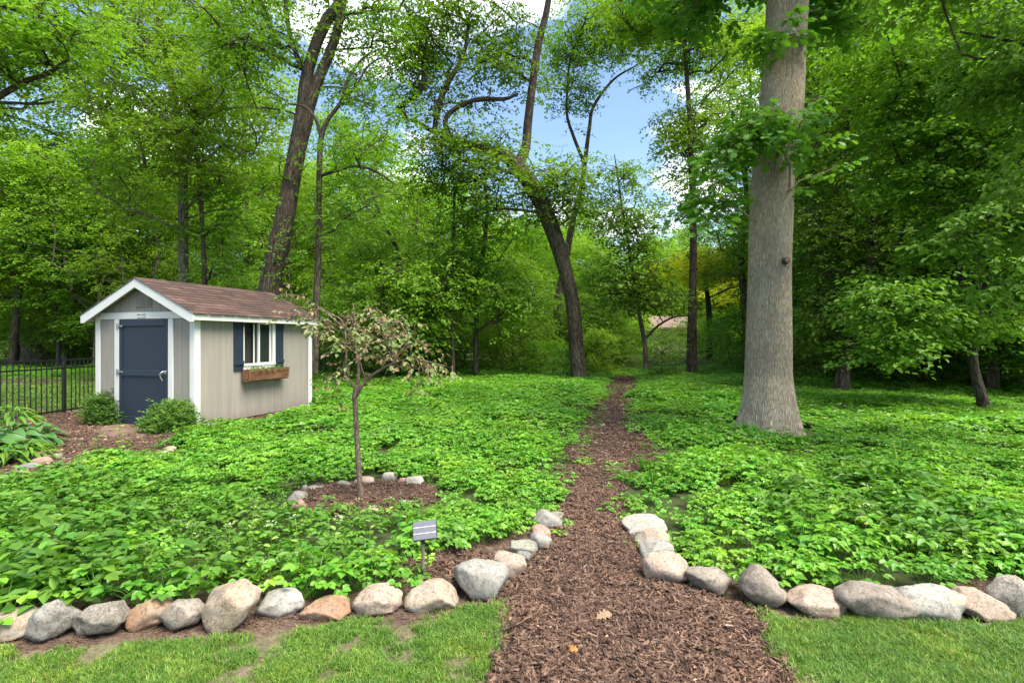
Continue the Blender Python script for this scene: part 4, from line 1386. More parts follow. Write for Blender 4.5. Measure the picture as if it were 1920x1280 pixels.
# ------------------------------------------------------------------ black metal fences
def fence(p0, p1, label, posts, h=1.12, picket=.113, group=None, parts=True):
    p0, p1 = Vector((*p0, 0)), Vector((*p1, 0)); d = p1 - p0; Ln = d.length
    f = empty('metal_fence', p0, math.atan2(d.y, d.x), label, 'fence', group)
    for z in (.08, h - .17, h):
        box('rail', 0, Ln, -.014, .014, z - .016, z + .016, M['black_metal'], f, .002)
    pm = None
    n = int(Ln / picket)
    if parts:
        for i in range(1, n):
            if any(abs(i * picket - q) < .05 for q in posts): continue
            if pm is None:
                pm = box('picket', -.008, .008, -.008, .008, -.03 + .0, h, M['black_metal'], f, .001); pm.location = (i * picket, 0, 0)
            else:
                c = pm.copy(); C.objects.link(c); c.location = (i * picket, 0, 0)
    else:
        b = Buf()
        for i in range(1, n):
            x = i * picket
            V = np.array([[a, c, e] for e in (-.03, h) for (a, c) in ((x - .008, -.008), (x + .008, -.008), (x + .008, .008), (x - .008, .008))])
            b.add(V, [[0, 1, 5, 4], [1, 2, 6, 5], [2, 3, 7, 6], [3, 0, 4, 7], [4, 5, 6, 7]])
        o = b.obj('pickets', M['black_metal'], f, False); o['kind'] = 'stuff'
    for q in posts:
        pp = box('post', q - .03, q + .03, -.03, .03, -.05, h + .05, M['black_metal'], f, .003)
        prism('post_cap', [(q - .036, -.036), (q + .036, -.036), (q + .036, .036), (q - .036, .036)], 'z', h + .0505, h + .07, M['black_metal'], pp)
    return f


fence((-9.62, 8.2), (-9.38, 11.2), 'black metal picket fence section running from the left picture edge to the thick post', [.05, 2.98], 1.13, group='black picket fences')
fence((-9.38, 11.24), (-9.45, 21.4), 'black metal picket fence section running behind the shed from the thick post', [1.9, 3.8, 5.7, 7.6, 9.5], 1.13, group='black picket fences')
fence((-9.45, 21.5), (-5.6, 21.5), 'black metal picket fence seen past the right rear corner of the shed', [.04, 1.9, 3.8], 1.0, group='black picket fences')
fence((-52, 46), (-34, 46), 'distant dark picket fence left of the thick leaning trunk across the lawn', [.04, 6, 12, 17.9], 1.1, group='black picket fences', parts=False)

# ------------------------------------------------------------------ solar spot light
sx, sy = G(793, 1086)
sol = empty('solar_light', (sx, sy, 0), R(8), 'small solar light with a tilted grey panel on a brown stake', 'light')
hb = Buf(); tube(hb, [(0, 0, -.03), (0, 0, .12), (0, 0, .235)], [.0115, .0115, .011], 10); hb.obj('stake', M['stake'], sol)
hb = Buf(); tube(hb, [(0, 0, .235), (0, -.004, .275)], [.014, .016], 10); hb.obj('bracket', M['solar_body'], sol)
pn = box('panel', -.078, .078, -.062, .062, -.012, .006, M['solar_body'], sol, .004)
pn.location = (.012, 0, .318); pn.rotation_euler = (R(52), R(-6), R(-4))
for k in (-1, 0, 1):
    box('solar_cell', -.073, .073, -.019 + k * .040, .019 + k * .040, .0062, .0082, M['solar_cell'], pn, 0)
for k in (-1, 1):
    box('contact_line', -.073, .073, -.0011 + k * .0200, .0011 + k * .0200, .0064, .0092, M['silver_line'], pn, 0)

# ------------------------------------------------------------------ trees
def trunk_path(pts, Y, dy=None, n=6):
    """pts: (px, py, width px) in the photo, at distance Y; returns a world path from the ground up and radii"""
    o = []; r_ = []
    for i, (px, py, wpx) in enumerate(pts):
        yy = Y + (dy[i] if dy else 0)
        o.append(P(px, py, yy)); r_.append(wpx * yy / FPX / 2 * .86)
    path = catmull(o, n)
    rr = np.interp(np.linspace(0, len(r_) - 1, len(path)), np.arange(len(r_)), r_)
    return path, rr


def tree(name, label, Y, stems, clusters, dens, leaf, bark='bark_dark', lm='leaf_mid', shape='rh', group=None, sides=12, tip=.012, low=1.5, rough=.05, cat='tree', flare=None, dys=None, per=9, droop=.35, flat=.28, base=None, twigs=True, wob=.12):
    tr = []
    for i, s in enumerate(stems):
        tr.append(trunk_path(s, Y, dys[i] if dys else None))
    bx, by, _ = tr[0][0][0]
    root = empty(name, (bx, by, 0), 0, label, cat, group)
    off = np.array([bx, by, 0])
    tr = [(p_ - off, r_) for p_, r_ in tr]
    b = Buf()
    for i, (p_, r_) in enumerate(tr):
        tube(b, p_, r_, sides, rough, seed=i + int(Y), flare=flare if i == 0 else None)
    b.obj('trunk', M[bark], root)
    if clusters:
        cl = np.array(clusters); cl[:, :3] -= off
        b = Buf(); skeleton(b, tr, cl, tip, 6, low, wob)
        lb = Buf(); sprays(lb, cl, dens, leaf, shape, per, droop, (b, 5) if twigs else None, flat=flat)
        if b.n: b.obj('branches', M[bark], root)
        lb.obj('crown', M[lm], root, False)
    return root


def basal(k=.35, hgt=.5, nroot=5):
    return lambda th, s: 1 + k * np.exp(-s / hgt) * (1 + .5 * np.sin(nroot * th + 1.0))


# --- the big oak: furrowed trunk of its own
Yo = 8.85
oak_pts = [(1436, 850, 158), (1438, 812, 134), (1440, 770, 114), (1440, 700, 94), (1441, 620, 90), (1443, 500, 87), (1446, 400, 86), (1451, 300, 84), (1464, 200, 88), (1470, 100, 84), (1477, 0, 84), (1482, -150, 80), (1480, -320, 70), (1470, -520, 50)]
op, orr = trunk_path(oak_pts, Yo, None, 24)
op[:, 2] -= .02
ox, oy = op[0][0], op[0][1]
oak = empty('oak_tree', (ox, oy, 0), 0, 'massive pale grey oak trunk rising from the ground cover right of the mulch path', 'tree')
op = op - [ox, oy, 0]
sides = 288


def oak_rel(th, s):
    roots = np.exp(-s / .34) * .46 * (np.maximum(0, np.sin(5 * th + .6)) ** 1.4 + .45 * np.maximum(0, np.sin(3 * th + 2.0)))
    lump = .014 * np.sin(3 * th + 1.3 * s) + .012 * np.sin(5 * th - .8 * s + 2) + .010 * np.sin(2 * th + 2.9 * s)
    a = th * 62 + 2.2 * np.sin(1.1 * s + 3 * th) + 1.2 * np.sin(4.3 * s + 5 * th) + .8 * np.sin(9.7 * s + 11 * th)
    fur = np.abs(np.sin(a * .5 * 1.0))
    brk = .5 + .5 * np.sin(17 * s + 9 * np.sin(13 * th) + 4 * np.sin(29 * th))
    amp = .6 + .4 * np.sin(2.3 * s + 4 * th)
    return 1 + roots + lump + .024 * amp * (np.power(fur, .6) - .6) * (.6 + .4 * brk)


b = Buf(); tube(b, op, orr, sides, 0, 0, flare=oak_rel)
b.obj('trunk', M['bark_oak'], oak)
kn = P(1453, 495, Yo)
b = Buf()
r0 = orr[0] * 0 + .385
kx, ky, kz = kn[0] - ox, -.385, kn[2]
tube(b, [(kx, ky + .05, kz), (kx, ky - .012, kz), (kx, ky - .02, kz)], [.062, .05, .036], 14, .06, 3)
knot = b.obj('knot', M['bark_dark'], oak)
b = Buf(); tube(b, [(kx + .004, ky - .012, kz), (kx + .004, ky - .026, kz), (kx + .004, ky - .028, kz)], [.026, .024, .002], 12)
b.obj('knot_heart', plain('knot_heart', (.30, .15, .09), .8, .3, 60), knot)
for (dx_, dz_) in ((-.02, -.085), (.03, -.10), (.012, -.13)):
    b = Buf(); tube(b, [(kx + dx_, ky + .01, kz + dz_), (kx + dx_, ky - .008, kz + dz_), (kx + dx_, ky - .010, kz + dz_)], [.014, .011, .002], 8); b.obj('bark_hole', M['mark_dark'], knot)
oc = []
for (px, py, yy, r_, k) in ((1465, 62, 8.3, .26, 3), (1432, 80, 8.35, .20, 2), (1500, 60, 8.4, .2, 2), (1500, 225, 8.2, .28, 3), (1440, 232, 8.1, .34, 4), (1400, 245, 8.1, .3, 3), (1460, 270, 8.0, .24, 3), (1370, 280, 8.2, .26, 3), (1345, 320, 8.3, .28, 3), (1330, 370, 8.3, .28, 3), (1375, 385, 8.3, .2, 2), (1355, 410, 8.2, .18, 2),
                           (1520, 195, 8.5, .22, 2), (1540, 270, 8.6, .22, 1), (1580, 315, 8.8, .2, 1), (1495, 345, 8.3, .12, 1), (1420, 195, 8.3, .2, 2)):
    for _ in range(k):
        c = P(px + rng.normal(0, 9), py + rng.normal(0, 9), yy + rng.normal(0, .12)); oc.append([c[0], c[1], c[2], r_])
oc2 = ell(1380, -60, 9.2, 200, 75, 1.4, 26, .45) + ell(1560, 0, 9.6, 90, 70, .9, 18, .4) + ell(1480, -420, 9.0, 450, 220, 3.5, 30, .8)
oc = np.array(oc + oc2); oc[:, :3] -= [ox, oy, 0]
otr = (op[::6], orr[::6])
b = Buf(); skeleton(b, [otr], oc, .010, 6, 2.4)
lb = Buf(); sprays(lb, oc[:-30], 100, .145, 'oak', 7, .35, (b, 4), flat=.35, sp=.30, tilt=.55)
sprays(lb, oc[-30:], 28, .20, 'rh', 8, .35, None, flat=.3)
b.obj('branches', M['bark_oak'], oak); lb.obj('crown', M['leaf_oak'], oak, False)

# --- leaning tree left of the path end
tree('leaning_tree', 'dark trunk leaning left over the end of the mulch path, forked high up', 19.5,
     [[(1087, 722, 38), (1085, 700, 33), (1080, 640, 31), (1074, 570, 31), (1058, 500, 32), (1037, 435, 34), (1012, 375, 36), (985, 330, 38), (955, 298, 28), (915, 283, 22), (868, 268, 17), (835, 256, 13), (800, 240, 9), (775, 222, 5)],
      [(968, 312, 30), (985, 280, 20), (990, 230, 19), (998, 160, 17), (1010, 80, 16), (1025, 20, 14), (1035, -60, 12), (1040, -200, 7)],
      [(845, 262, 13), (835, 225, 12), (860, 200, 11), (900, 186, 9), (945, 186, 8), (972, 176, 5)],
      [(815, 245, 12), (822, 200, 14), (838, 160, 12), (870, 100, 9), (880, 30, 6)]],
     ell(860, 315, 19.5, 85, 75, 1.6, 40, .75) + ell(960, 340, 19.0, 110, 55, 1.3, 34, .7) + ell(1060, 335, 19.5, 60, 65, 1.2, 24, .65) + ell(930, 255, 19.3, 60, 25, 1.2, 10, .55) + ell(840, 80, 20, 130, 100, 2.0, 60, .8) + ell(950, 110, 20, 80, 100, 1.4, 26, .7) + ell(1020, -140, 20, 200, 120, 3, 24, .9) + ell(790, 190, 19.5, 50, 70, 1, 16, .6) + ell(890, 190, 20.5, 60, 40, 1, 9, .5) + ell(1050, 400, 19.3, 70, 25, 1.0, 9, .6) + ell(885, 410, 19.8, 60, 40, 1.2, 8, .6),
     34, .13, flare=basal(.25, .5), dys=None, low=3)

# --- tall forked tree behind the shed
tree('forked_tree', 'tall dark trunk behind the shed leaning right and splitting into two stems', 16,
     [[(490, 700, 54), (497, 620, 47), (508, 520, 45), (528, 440, 42), (545, 350, 38), (560, 270, 36), (572, 210, 38), (574, 150, 26), (590, 90, 24), (612, 40, 24), (640, 0, 22), (680, -90, 18), (700, -200, 10)],
      [(576, 205, 30), (596, 150, 23), (620, 95, 20), (636, 40, 19), (646, -40, 17), (640, -200, 9)],
      [(566, 130, 12), (545, 70, 10), (537, 20, 9), (530, -60, 7)]],
     ell(500, 120, 15.5, 70, 100, 1.4, 18, .6) + ell(600, -120, 16, 260, 110, 3.5, 44, .9) + ell(430, 60, 16.5, 80, 90, 1.6, 30, .7) + ell(690, 40, 16.5, 70, 60, 1.4, 22, .6) + ell(640, 130, 17, 50, 60, 1.0, 9, .5) + ell(520, 330, 15.5, 40, 90, 1, 7, .45) + ell(560, 60, 16, 60, 60, 1.4, 8, .5) + ell(520, 480, 15.4, 35, 40, .8, 5, .4),
     34, .12, bark='bark_dark', low=5, flare=basal(.3, .4))
# its slim neighbour with airy right-hand limbs
tree('slim_tree', 'slim trunk right of the tall forked one with airy bare twigs over the sky', 15,
     [[(588, 700, 20), (592, 600, 16), (596, 500, 13), (598, 400, 12), (599, 310, 12), (603, 255, 12), (615, 225, 9), (640, 190, 8), (652, 150, 7), (680, 110, 5), (705, 95, 4)],
      [(602, 255, 9), (590, 220, 6), (570, 200, 5), (540, 195, 3)],
      [(600, 330, 8), (630, 320, 7), (670, 312, 6), (705, 322, 5), (740, 345, 3)],
      [(640, 190, 6), (668, 160, 5), (690, 125, 4), (722, 108, 3), (735, 135, 2)]],
     ell(690, 150, 15, 65, 85, .9, 30, .40) + ell(650, 290, 15, 60, 50, 1.0, 16, .42) + ell(690, 380, 15.3, 70, 50, 1.0, 15, .5) + ell(610, 440, 15.3, 50, 60, .9, 10, .45) + ell(740, 230, 15, 40, 60, .8, 7, .35),
     52, .09, bark='bark_dark', tip=.007, low=3, wob=.2)

# --- trees behind the shed and to the left
tree('broad_tree', 'broad leafy tree with a straight grey trunk rising over the shed roof', 21,
     [[(348, 720, 26), (346, 600, 22), (344, 480, 20), (343, 380, 19), (342, 290, 18), (330, 200, 14), (318, 140, 12), (300, 60, 9), (280, -60, 6)],
      [(345, 330, 12), (358, 280, 10), (350, 230, 8), (372, 180, 7), (380, 120, 5)]],
     ell(330, 190, 20, 170, 130, 3.2, 85, 1.0) + ell(300, 20, 21, 150, 80, 3, 30, 1.0) + ell(420, 330, 21, 80, 60, 1.8, 16, .8) + ell(250, 350, 21, 80, 60, 2, 14, .8),
     30, .14, bark='bark_grey', low=4)
tree('thin_tree', 'thin dark trunk just right of the broad grey trunked tree above the shed roof', 20,
     [[(384, 720, 13), (384, 600, 11), (383, 500, 10), (378, 400, 9), (372, 320, 8), (365, 250, 6)]],
     ell(390, 400, 20, 60, 60, 1.3, 16, .7) + ell(420, 480, 20, 60, 40, 1.3, 12, .65), 30, .13, low=3)
tree('leaning_lawn_tree', 'thick rough trunk leaning left on the lawn beyond the black fence', 36,
     [[(72, 682, 44), (62, 660, 34), (52, 630, 28), (42, 598, 27), (25, 560, 26), (0, 520, 22), (-30, 470, 18), (-50, 400, 12)]],
     ell(20, 520, 36, 110, 60, 3, 30, 1.4) + ell(-60, 420, 37, 110, 90, 3, 22, 1.6) + ell(60, 570, 35.5, 60, 30, 2, 12, 1.1), 14, .2, bark='bark_grey', lm='leaf_dark', flare=basal(.5, .9), low=3)
tree('near_left_tree', 'tree reaching in from the left edge with low hanging dark limbs at the top corner', 9.5,
     [[(-330, 840, 60), (-320, 640, 48), (-300, 400, 42), (-280, 200, 38), (-260, 0, 34), (-250, -300, 22)],
      [(-290, 300, 20), (-160, 245, 17), (-60, 215, 15), (0, 180, 13), (50, 152, 11), (90, 138, 9), (130, 110, 5)],
      [(-290, 300, 12), (-120, 200, 9), (0, 193, 7), (60, 195, 6), (102, 191, 4)],
      [(-260, 0, 18), (-100, -10, 14), (40, 20, 11), (100, 45, 8), (150, 60, 5)]],
     ell(60, 70, 9.2, 130, 70, 1.0, 34, .42) + ell(-80, 40, 9.2, 120, 120, 1.2, 20, .5) + ell(140, 30, 9.4, 60, 40, .7, 10, .38) + ell(-100, -250, 9.5, 260, 150, 2.5, 40, .7),
     60, .10, lm='leaf_mid', low=4.5, tip=.008)
tree('lime_tree', 'bright lime green tree beyond the fence at the left picture edge', 27,
     [[(20, 700, 16), (30, 600, 14), (40, 480, 12), (50, 380, 9), (60, 280, 6)]],
     ell(50, 380, 26, 110, 130, 3, 60, 1.1) + ell(-40, 480, 26, 90, 80, 2.5, 25, 1.1) + ell(180, 440, 27, 60, 60, 2, 16, 1.0), 22, .16, lm='leaf_lime', low=2)

# --- centre
tree('twin_stem_tree', 'slender two stemmed tree against the open sky right of the leaning trunk', 27,
     [[(1050, 690, 18), (1045, 580, 16), (1062, 480, 15), (1075, 410, 13), (1090, 350, 10), (1097, 300, 10), (1105, 240, 8), (1113, 200, 7), (1150, 150, 5), (1195, 122, 3)],
      [(1093, 300, 8), (1075, 255, 7), (1063, 215, 6), (1064, 160, 5), (1070, 110, 4), (1085, 70, 3)]],
     ell(1070, 140, 27, 50, 100, 1.3, 32, .75) + ell(1130, 50, 27, 110, 55, 2.2, 46, .9) + ell(1100, 200, 27, 30, 50, 1, 7, .5) + ell(1180, 70, 27, 50, 40, 1.2, 9, .7), 28, .14, low=5, lm='leaf_mid')
tree('path_side_tree', 'small slender tree with a conical airy crown just right of the path end', 19,
     [[(1212, 690, 12), (1208, 640, 10), (1197, 580, 9), (1188, 520, 8), (1178, 460, 7), (1168, 400, 5), (1158, 330, 4), (1152, 290, 2)],
      [(1212, 632, 7), (1235, 610, 5), (1262, 595, 4), (1290, 592, 3)]],
     ell(1160, 340, 19, 38, 65, .7, 22, .45) + ell(1180, 430, 19, 62, 60, 1.1, 42, .55) + ell(1190, 530, 19, 78, 55, 1.3, 42, .6) + ell(1250, 570, 19, 40, 25, .8, 8, .5),
     42, .12, low=1.5, lm='leaf_mid')
tree('tall_right_tree', 'tall straight dark trunk in front of the yellow flowering tree', 23,
     [[(1297, 700, 26), (1297, 640, 21), (1299, 540, 17), (1300, 430, 14), (1297, 330, 13), (1293, 220, 11), (1285, 100, 9), (1280, -50, 6)]],
     ell(1285, 250, 23, 48, 85, 1.3, 40, .65) + ell(1280, 60, 23, 80, 90, 2, 50, .9) + ell(1200, 10, 23, 70, 50, 2, 20, .9) + ell(1265, 390, 23, 35, 30, .8, 7, .45) + ell(1350, 130, 23.5, 50, 110, 1.6, 18, .8), 30, .14, low=5, lm='leaf_mid')
tree('crooked_tree', 'thin crooked trunk among layered dark foliage left of the leaning tree', 21,
     [[(893, 715, 14), (892, 660, 12), (893, 600, 10), (893, 520, 10), (905, 480, 11), (912, 420, 8), (914, 380, 8), (908, 340, 6), (912, 300, 4)]],
     ell(880, 480, 21, 100, 90, 2, 44, .85) + ell(820, 560, 20.5, 80, 60, 1.6, 26, .8) + ell(960, 560, 21, 80, 60, 1.6, 22, .8) + ell(890, 390, 21.5, 50, 40, 1.2, 10, .6), 30, .14, lm='leaf_mid', low=1.5)
tree('sapling_thicket_tree', 'bushy low tree with dark layered foliage between the shed and the crooked trunk', 20,
     [[(735, 710, 13), (738, 600, 11), (748, 520, 10), (745, 470, 9), (720, 420, 6), (700, 370, 4)], [(850, 710, 9), (847, 560, 8), (850, 440, 7), (853, 350, 5)]],
     ell(760, 560, 19.5, 110, 80, 2, 44, .85) + ell(700, 460, 20.5, 70, 60, 1.6, 18, .75) + ell(650, 590, 19.5, 60, 60, 1.4, 18, .8), 30, .14, lm='leaf_mid', low=1.2)
tree('yellow_flowering_tree', 'tree covered in yellow blossom behind the tall straight dark trunk', 37,
     [[(1330, 690, 14), (1330, 600, 12), (1325, 540, 9), (1320, 500, 6)]],
     ell(1325, 495, 36, 85, 32, 2.6, 60, 1.1) + ell(1390, 530, 42, 40, 40, 2.5, 12, 1.2), 18, .20, lm='leaf_yellow', low=2)

# --- right-hand woods
tree('right_edge_tree', 'slim crooked trunk standing in the ground cover near the right edge', 11.6,
     [[(1848, 772, 26), (1838, 735, 20), (1826, 690, 18), (1820, 630, 19), (1808, 560, 16), (1790, 480, 13), (1765, 420, 10), (1735, 360, 8), (1700, 320, 7), (1675, 270, 5), (1665, 220, 3)],
      [(1740, 368, 8), (1755, 300, 7), (1765, 220, 6), (1790, 160, 5), (1800, 100, 3)],
      [(1826, 640, 18), (1850, 520, 14), (1880, 430, 11), (1900, 330, 8)]],
     ell(1700, 560, 11, 90, 60, 1.0, 30, .5) + ell(1740, 300, 11.5, 100, 110, 1.3, 46, .55) + ell(1850, 420, 11, 90, 110, 1.2, 40, .55) + ell(1700, 120, 11.5, 120, 100, 1.4, 36, .6) + ell(1860, 200, 11.0, 80, 120, 1.2, 34, .6) + ell(1660, 640, 10.8, 60, 35, .6, 12, .35) + ell(1830, 590, 11.2, 80, 40, .8, 16, .5),
     62, .115, lm='leaf_dark', low=1.6, tip=.007, shape='ov', twigs=False)
tree('near_right_tree', 'tree reaching in from the right edge with large bright pointed leaves', 6.3,
     [[(2180, 880, 60), (2170, 700, 40), (2150, 450, 36), (2120, 250, 30), (2100, 0, 22), (2080, -200, 12)],
      [(2145, 440, 18), (2020, 400, 12), (1930, 400, 8), (1860, 405, 6), (1790, 430, 4)], [(2115, 200, 16), (2000, 120, 10), (1900, 80, 7), (1800, 60, 4)]],
     ell(1860, 415, 6.2, 90, 35, .45, 22, .20) + ell(1930, 380, 6.2, 80, 60, .5, 18, .25) + ell(1790, 440, 6.2, 60, 20, .3, 9, .16) + ell(1900, 110, 6.3, 110, 80, .6, 34, .26) + ell(1990, 300, 6.2, 80, 200, .7, 30, .32) + ell(1880, 540, 6.3, 50, 20, .3, 6, .16) + ell(1950, -150, 6.4, 250, 120, 1.2, 30, .5),
     150, .085, lm='leaf_oak', shape='ov', per=7, low=2, tip=.006, droop=.5, twigs=False)
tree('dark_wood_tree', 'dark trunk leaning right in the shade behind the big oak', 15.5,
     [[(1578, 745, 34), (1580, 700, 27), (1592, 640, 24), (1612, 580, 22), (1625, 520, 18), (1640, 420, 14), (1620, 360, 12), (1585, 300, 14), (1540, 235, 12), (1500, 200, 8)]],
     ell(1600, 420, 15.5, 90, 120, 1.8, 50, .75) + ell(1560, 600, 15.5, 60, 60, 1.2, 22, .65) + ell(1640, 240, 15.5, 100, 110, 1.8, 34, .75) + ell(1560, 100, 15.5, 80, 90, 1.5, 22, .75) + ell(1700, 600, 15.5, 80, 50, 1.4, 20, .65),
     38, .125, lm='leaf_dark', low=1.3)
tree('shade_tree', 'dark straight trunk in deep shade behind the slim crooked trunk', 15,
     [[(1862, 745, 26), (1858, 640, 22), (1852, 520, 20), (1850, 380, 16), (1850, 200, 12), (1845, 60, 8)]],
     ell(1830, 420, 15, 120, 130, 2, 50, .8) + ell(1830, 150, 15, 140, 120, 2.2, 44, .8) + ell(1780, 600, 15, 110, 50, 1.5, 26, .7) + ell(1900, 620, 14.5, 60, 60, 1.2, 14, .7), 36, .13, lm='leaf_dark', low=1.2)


# --- woodland copies: each has its own place; a few shapes are shared
def proto_tree(kind, H, rad, z0_, ncl, r_, dens, leaf, bark, lm, tr):
    root = empty(kind, (0, 0, 0))
    x = np.linspace(0, 1, 7); wv = rng.normal(0, .03 * H, (7, 2)) * x[:, None]
    tp = catmull(np.c_[wv, x * H * .93], 4)
    tr_ = (tp, np.linspace(tr, tr * .12, len(tp)))
    b = Buf(); tube(b, *tr_, 10, .05, flare=basal(.3, .5)); b.obj('trunk', M[bark], root)
    cl = []
    while len(cl) < ncl:
        t = rng.random(); ang_ = rng.random() * 6.28
        prof = math.sin(math.pi * min(1, (t * .9 + .12))) ** .6
        q_ = rng.random() ** .5
        zc = z0_ + t * (H - z0_)
        c = [math.cos(ang_) * q_ * rad * prof, math.sin(ang_) * q_ * rad * prof, zc, r_ * (1 + .2 * rng.normal())]
        cl.append(c)
    cl = np.array(cl)
    b = Buf(); skeleton(b, [tr_], cl, .012, 5, z0_ * .6)
    lb = Buf(); sprays(lb, cl, dens, leaf, 'rh', 9, .35, None)
    b.obj('branches', M[bark], root); lb.obj('crown', M[lm], root, False)
    return root


PROT = {
    'tall': proto_tree('woodland_tree', 19, 4.2, 5.0, 90, 1.15, 22, .17, 'bark_dark', 'leaf_mid', .24),
    'mid': proto_tree('woodland_tree', 13, 3.6, 2.2, 80, 1.0, 24, .155, 'bark_grey', 'leaf_mid', .16),
    'low': proto_tree('understory_tree', 7.5, 2.8, .8, 66, .85, 30, .14, 'bark_dark', 'leaf_mid', .09),
    'lime': proto_tree('woodland_tree', 12, 3.8, 1.5, 76, 1.1, 22, .17, 'bark_grey', 'leaf_lime', .15),
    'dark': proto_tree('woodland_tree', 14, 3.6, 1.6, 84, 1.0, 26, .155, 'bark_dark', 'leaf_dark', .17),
    'bush': proto_tree('understory_shrub', 3.4, 1.9, .25, 46, .6, 44, .12, 'bark_dark', 'leaf_mid', .035),
    'lbush': proto_tree('understory_shrub', 3.2, 1.9, .2, 46, .6, 44, .12, 'bark_dark', 'leaf_lime', .03),  # lime leaf colour stands in for sunlight on these shrubs
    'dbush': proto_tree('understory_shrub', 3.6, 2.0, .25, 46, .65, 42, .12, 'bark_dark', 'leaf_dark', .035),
}
used_ = {}


ZONES = [(0, 'beyond the left picture edge'), (100, 'by the left picture edge'), (250, 'above the fence left of the shed'), (360, 'over the shed gable'), (480, 'over the shed roof'), (620, 'beside the tall forked trunk'),
         (700, 'left of the young pink leaved tree'), (790, 'behind the young pink leaved tree'), (900, 'left of the thin crooked trunk'), (1000, 'right of the thin crooked trunk'), (1100, 'behind the leaning trunk'), (1190, 'straight beyond the path end'),
         (1300, 'near the glimpsed house'), (1400, 'just left of the big oak'), (1520, 'just behind the big oak'), (1620, 'just right of the big oak'), (1720, 'between oak and right edge trunk'), (1800, 'left of the right edge trunk'), (1920, 'by the right picture edge'), (9999, 'past the right picture edge')]
ADJ = {'tall': 'tall dark trunked tree', 'mid': 'mid green leafy tree', 'low': 'low bushy tree', 'lime': 'pale lime green tree', 'dark': 'dark dense tree', 'bush': 'mid green shrub', 'lbush': 'shrub tinted sunlit lime', 'dbush': 'dark shaded shrub'}


def where(kind, px, Y):
    z = next(t for m, t in ZONES if px < m)
    dpt = 'at the front of the woods' if Y < 24 else ('well inside the woods' if Y < 36 else ('deep in the woods' if Y < 56 else 'on the far skyline'))
    if 28 <= Y <= 47 and px < 545 and 'bush' in kind: dpt = 'backing the lawn'
    return f'{ADJ[kind]} {z}, {dpt}'


def plant(kind, px, Y, s, label, group, py_top=None, X=None):
    root = PROT[kind]
    x = (px - 960) / FPX * Y if X is None else X
    if py_top is not None:
        Ht = {'tall': 19, 'mid': 13, 'low': 7.5, 'lime': 12, 'dark': 14, 'bush': 3.4, 'lbush': 3.2, 'dbush': 3.6}[kind]
        s = (CAM_H + (HY - py_top) / FPX * Y) / Ht
    if kind not in used_:
        used_[kind] = 1; t = root
    else:
        t = dup(root)
        for ch in [c for c in root.children if c is not None]:
            dup(ch, t)
    t.location = (x, Y, 0)
    t.rotation_euler = (rng.normal(0, .03), rng.normal(0, .03), rng.random() * 6.283)
    t.scale = (s * rng.uniform(.9, 1.12), s * rng.uniform(.9, 1.12), s)
    tag(t, where(kind, px, Y), 'shrub' if 'bush' in kind else 'tree', group) if group else tag(t, label, 'shrub' if 'bush' in kind else 'tree')
    return t


GA, LA = 'trees deep in the woods behind the shed', 'leafy tree deep in the woods behind the shed and lawn'
for (k, px, Y, top) in (('tall', 210, 30, -150), ('mid', 180, 27, 250), ('lime', 120, 33, 230), ('tall', 450, 31, -60), ('mid', 300, 27, 330), ('lime', 480, 33, 260),
                        ('mid', 430, 26, 380), ('lime', 250, 38, 200), ('tall', -60, 28, -200), ('lime', -160, 31, 100), ('mid', 560, 30, 300), ('lime', 600, 40, 280), ('mid', 110, 30, 330), ('dark', 30, 38, 250), ('dark', -250, 34, 50), ('lime', 380, 50, 300), ('lime', 500, 50, 320)):
    plant(k, px, Y, 1, LA, GA, top)
GB, LB = 'trees deep in the woods behind the ground cover', 'green tree deep in the woods between the shed and the leaning trunk'
for (k, px, Y, top) in (('mid', 660, 28, 230), ('lime', 700, 34, 240), ('mid', 780, 30, 330), ('lime', 740, 42, 330), ('lime', 860, 33, 330), ('lime', 930, 38, 420), ('lime', 1000, 30, 400), ('lime', 1040, 36, 410), ('tall', 640, 46, 200), ('lime', 900, 48, 400), ('low', 960, 24, 480), ('low', 700, 24, 430), ('lime', 820, 45, 340), ('lime', 1060, 50, 380)):
    plant(k, px, Y, 1, LB, GB, top)
GC, LC = 'far trees beyond the end of the path', 'far pale green tree on the low skyline beyond the path end'
for (k, px, Y, top) in (('lime', 1110, 36, 430), ('lime', 1150, 60, 455), ('mid', 1200, 70, 450), ('lime', 1250, 64, 440), ('lime', 1300, 75, 420), ('mid', 1340, 66, 400), ('lime', 1400, 58, 430), ('mid', 1100, 52, 380), ('lime', 1220, 95, 440), ('mid', 1285, 100, 430), ('lime', 1450, 60, 400)):
    plant(k, px, Y, 1, LC, GC, top)
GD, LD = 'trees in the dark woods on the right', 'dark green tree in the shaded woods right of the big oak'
for (k, px, Y, top) in (('dark', 1540, 22, 60), ('dark', 1640, 19, 0), ('dark', 1740, 18, -120), ('dark', 1850, 19, -200), ('dark', 1960, 17, -250), ('dark', 1590, 27, 0), ('dark', 1700, 27, -60), ('mid', 1500, 30, 140), ('lime', 1800, 30, 60), ('dark', 1920, 25, -200), ('dark', 2080, 16, -300), ('lime', 1560, 38, 200), ('lime', 1680, 40, 200), ('lime', 1500, 45, 300), ('dark', 2050, 24, -200), ('tall', 1450, 34, 40), ('tall', 1400, 30, 20), ('dark', 2200, 20, -300)):  # far lime crowns stand in for light glimpsed behind the dark trees
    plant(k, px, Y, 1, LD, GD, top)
GE, LE = 'understory shrubs along the edge of the woods', 'leafy understory shrub at the edge of the woods behind the ground cover'
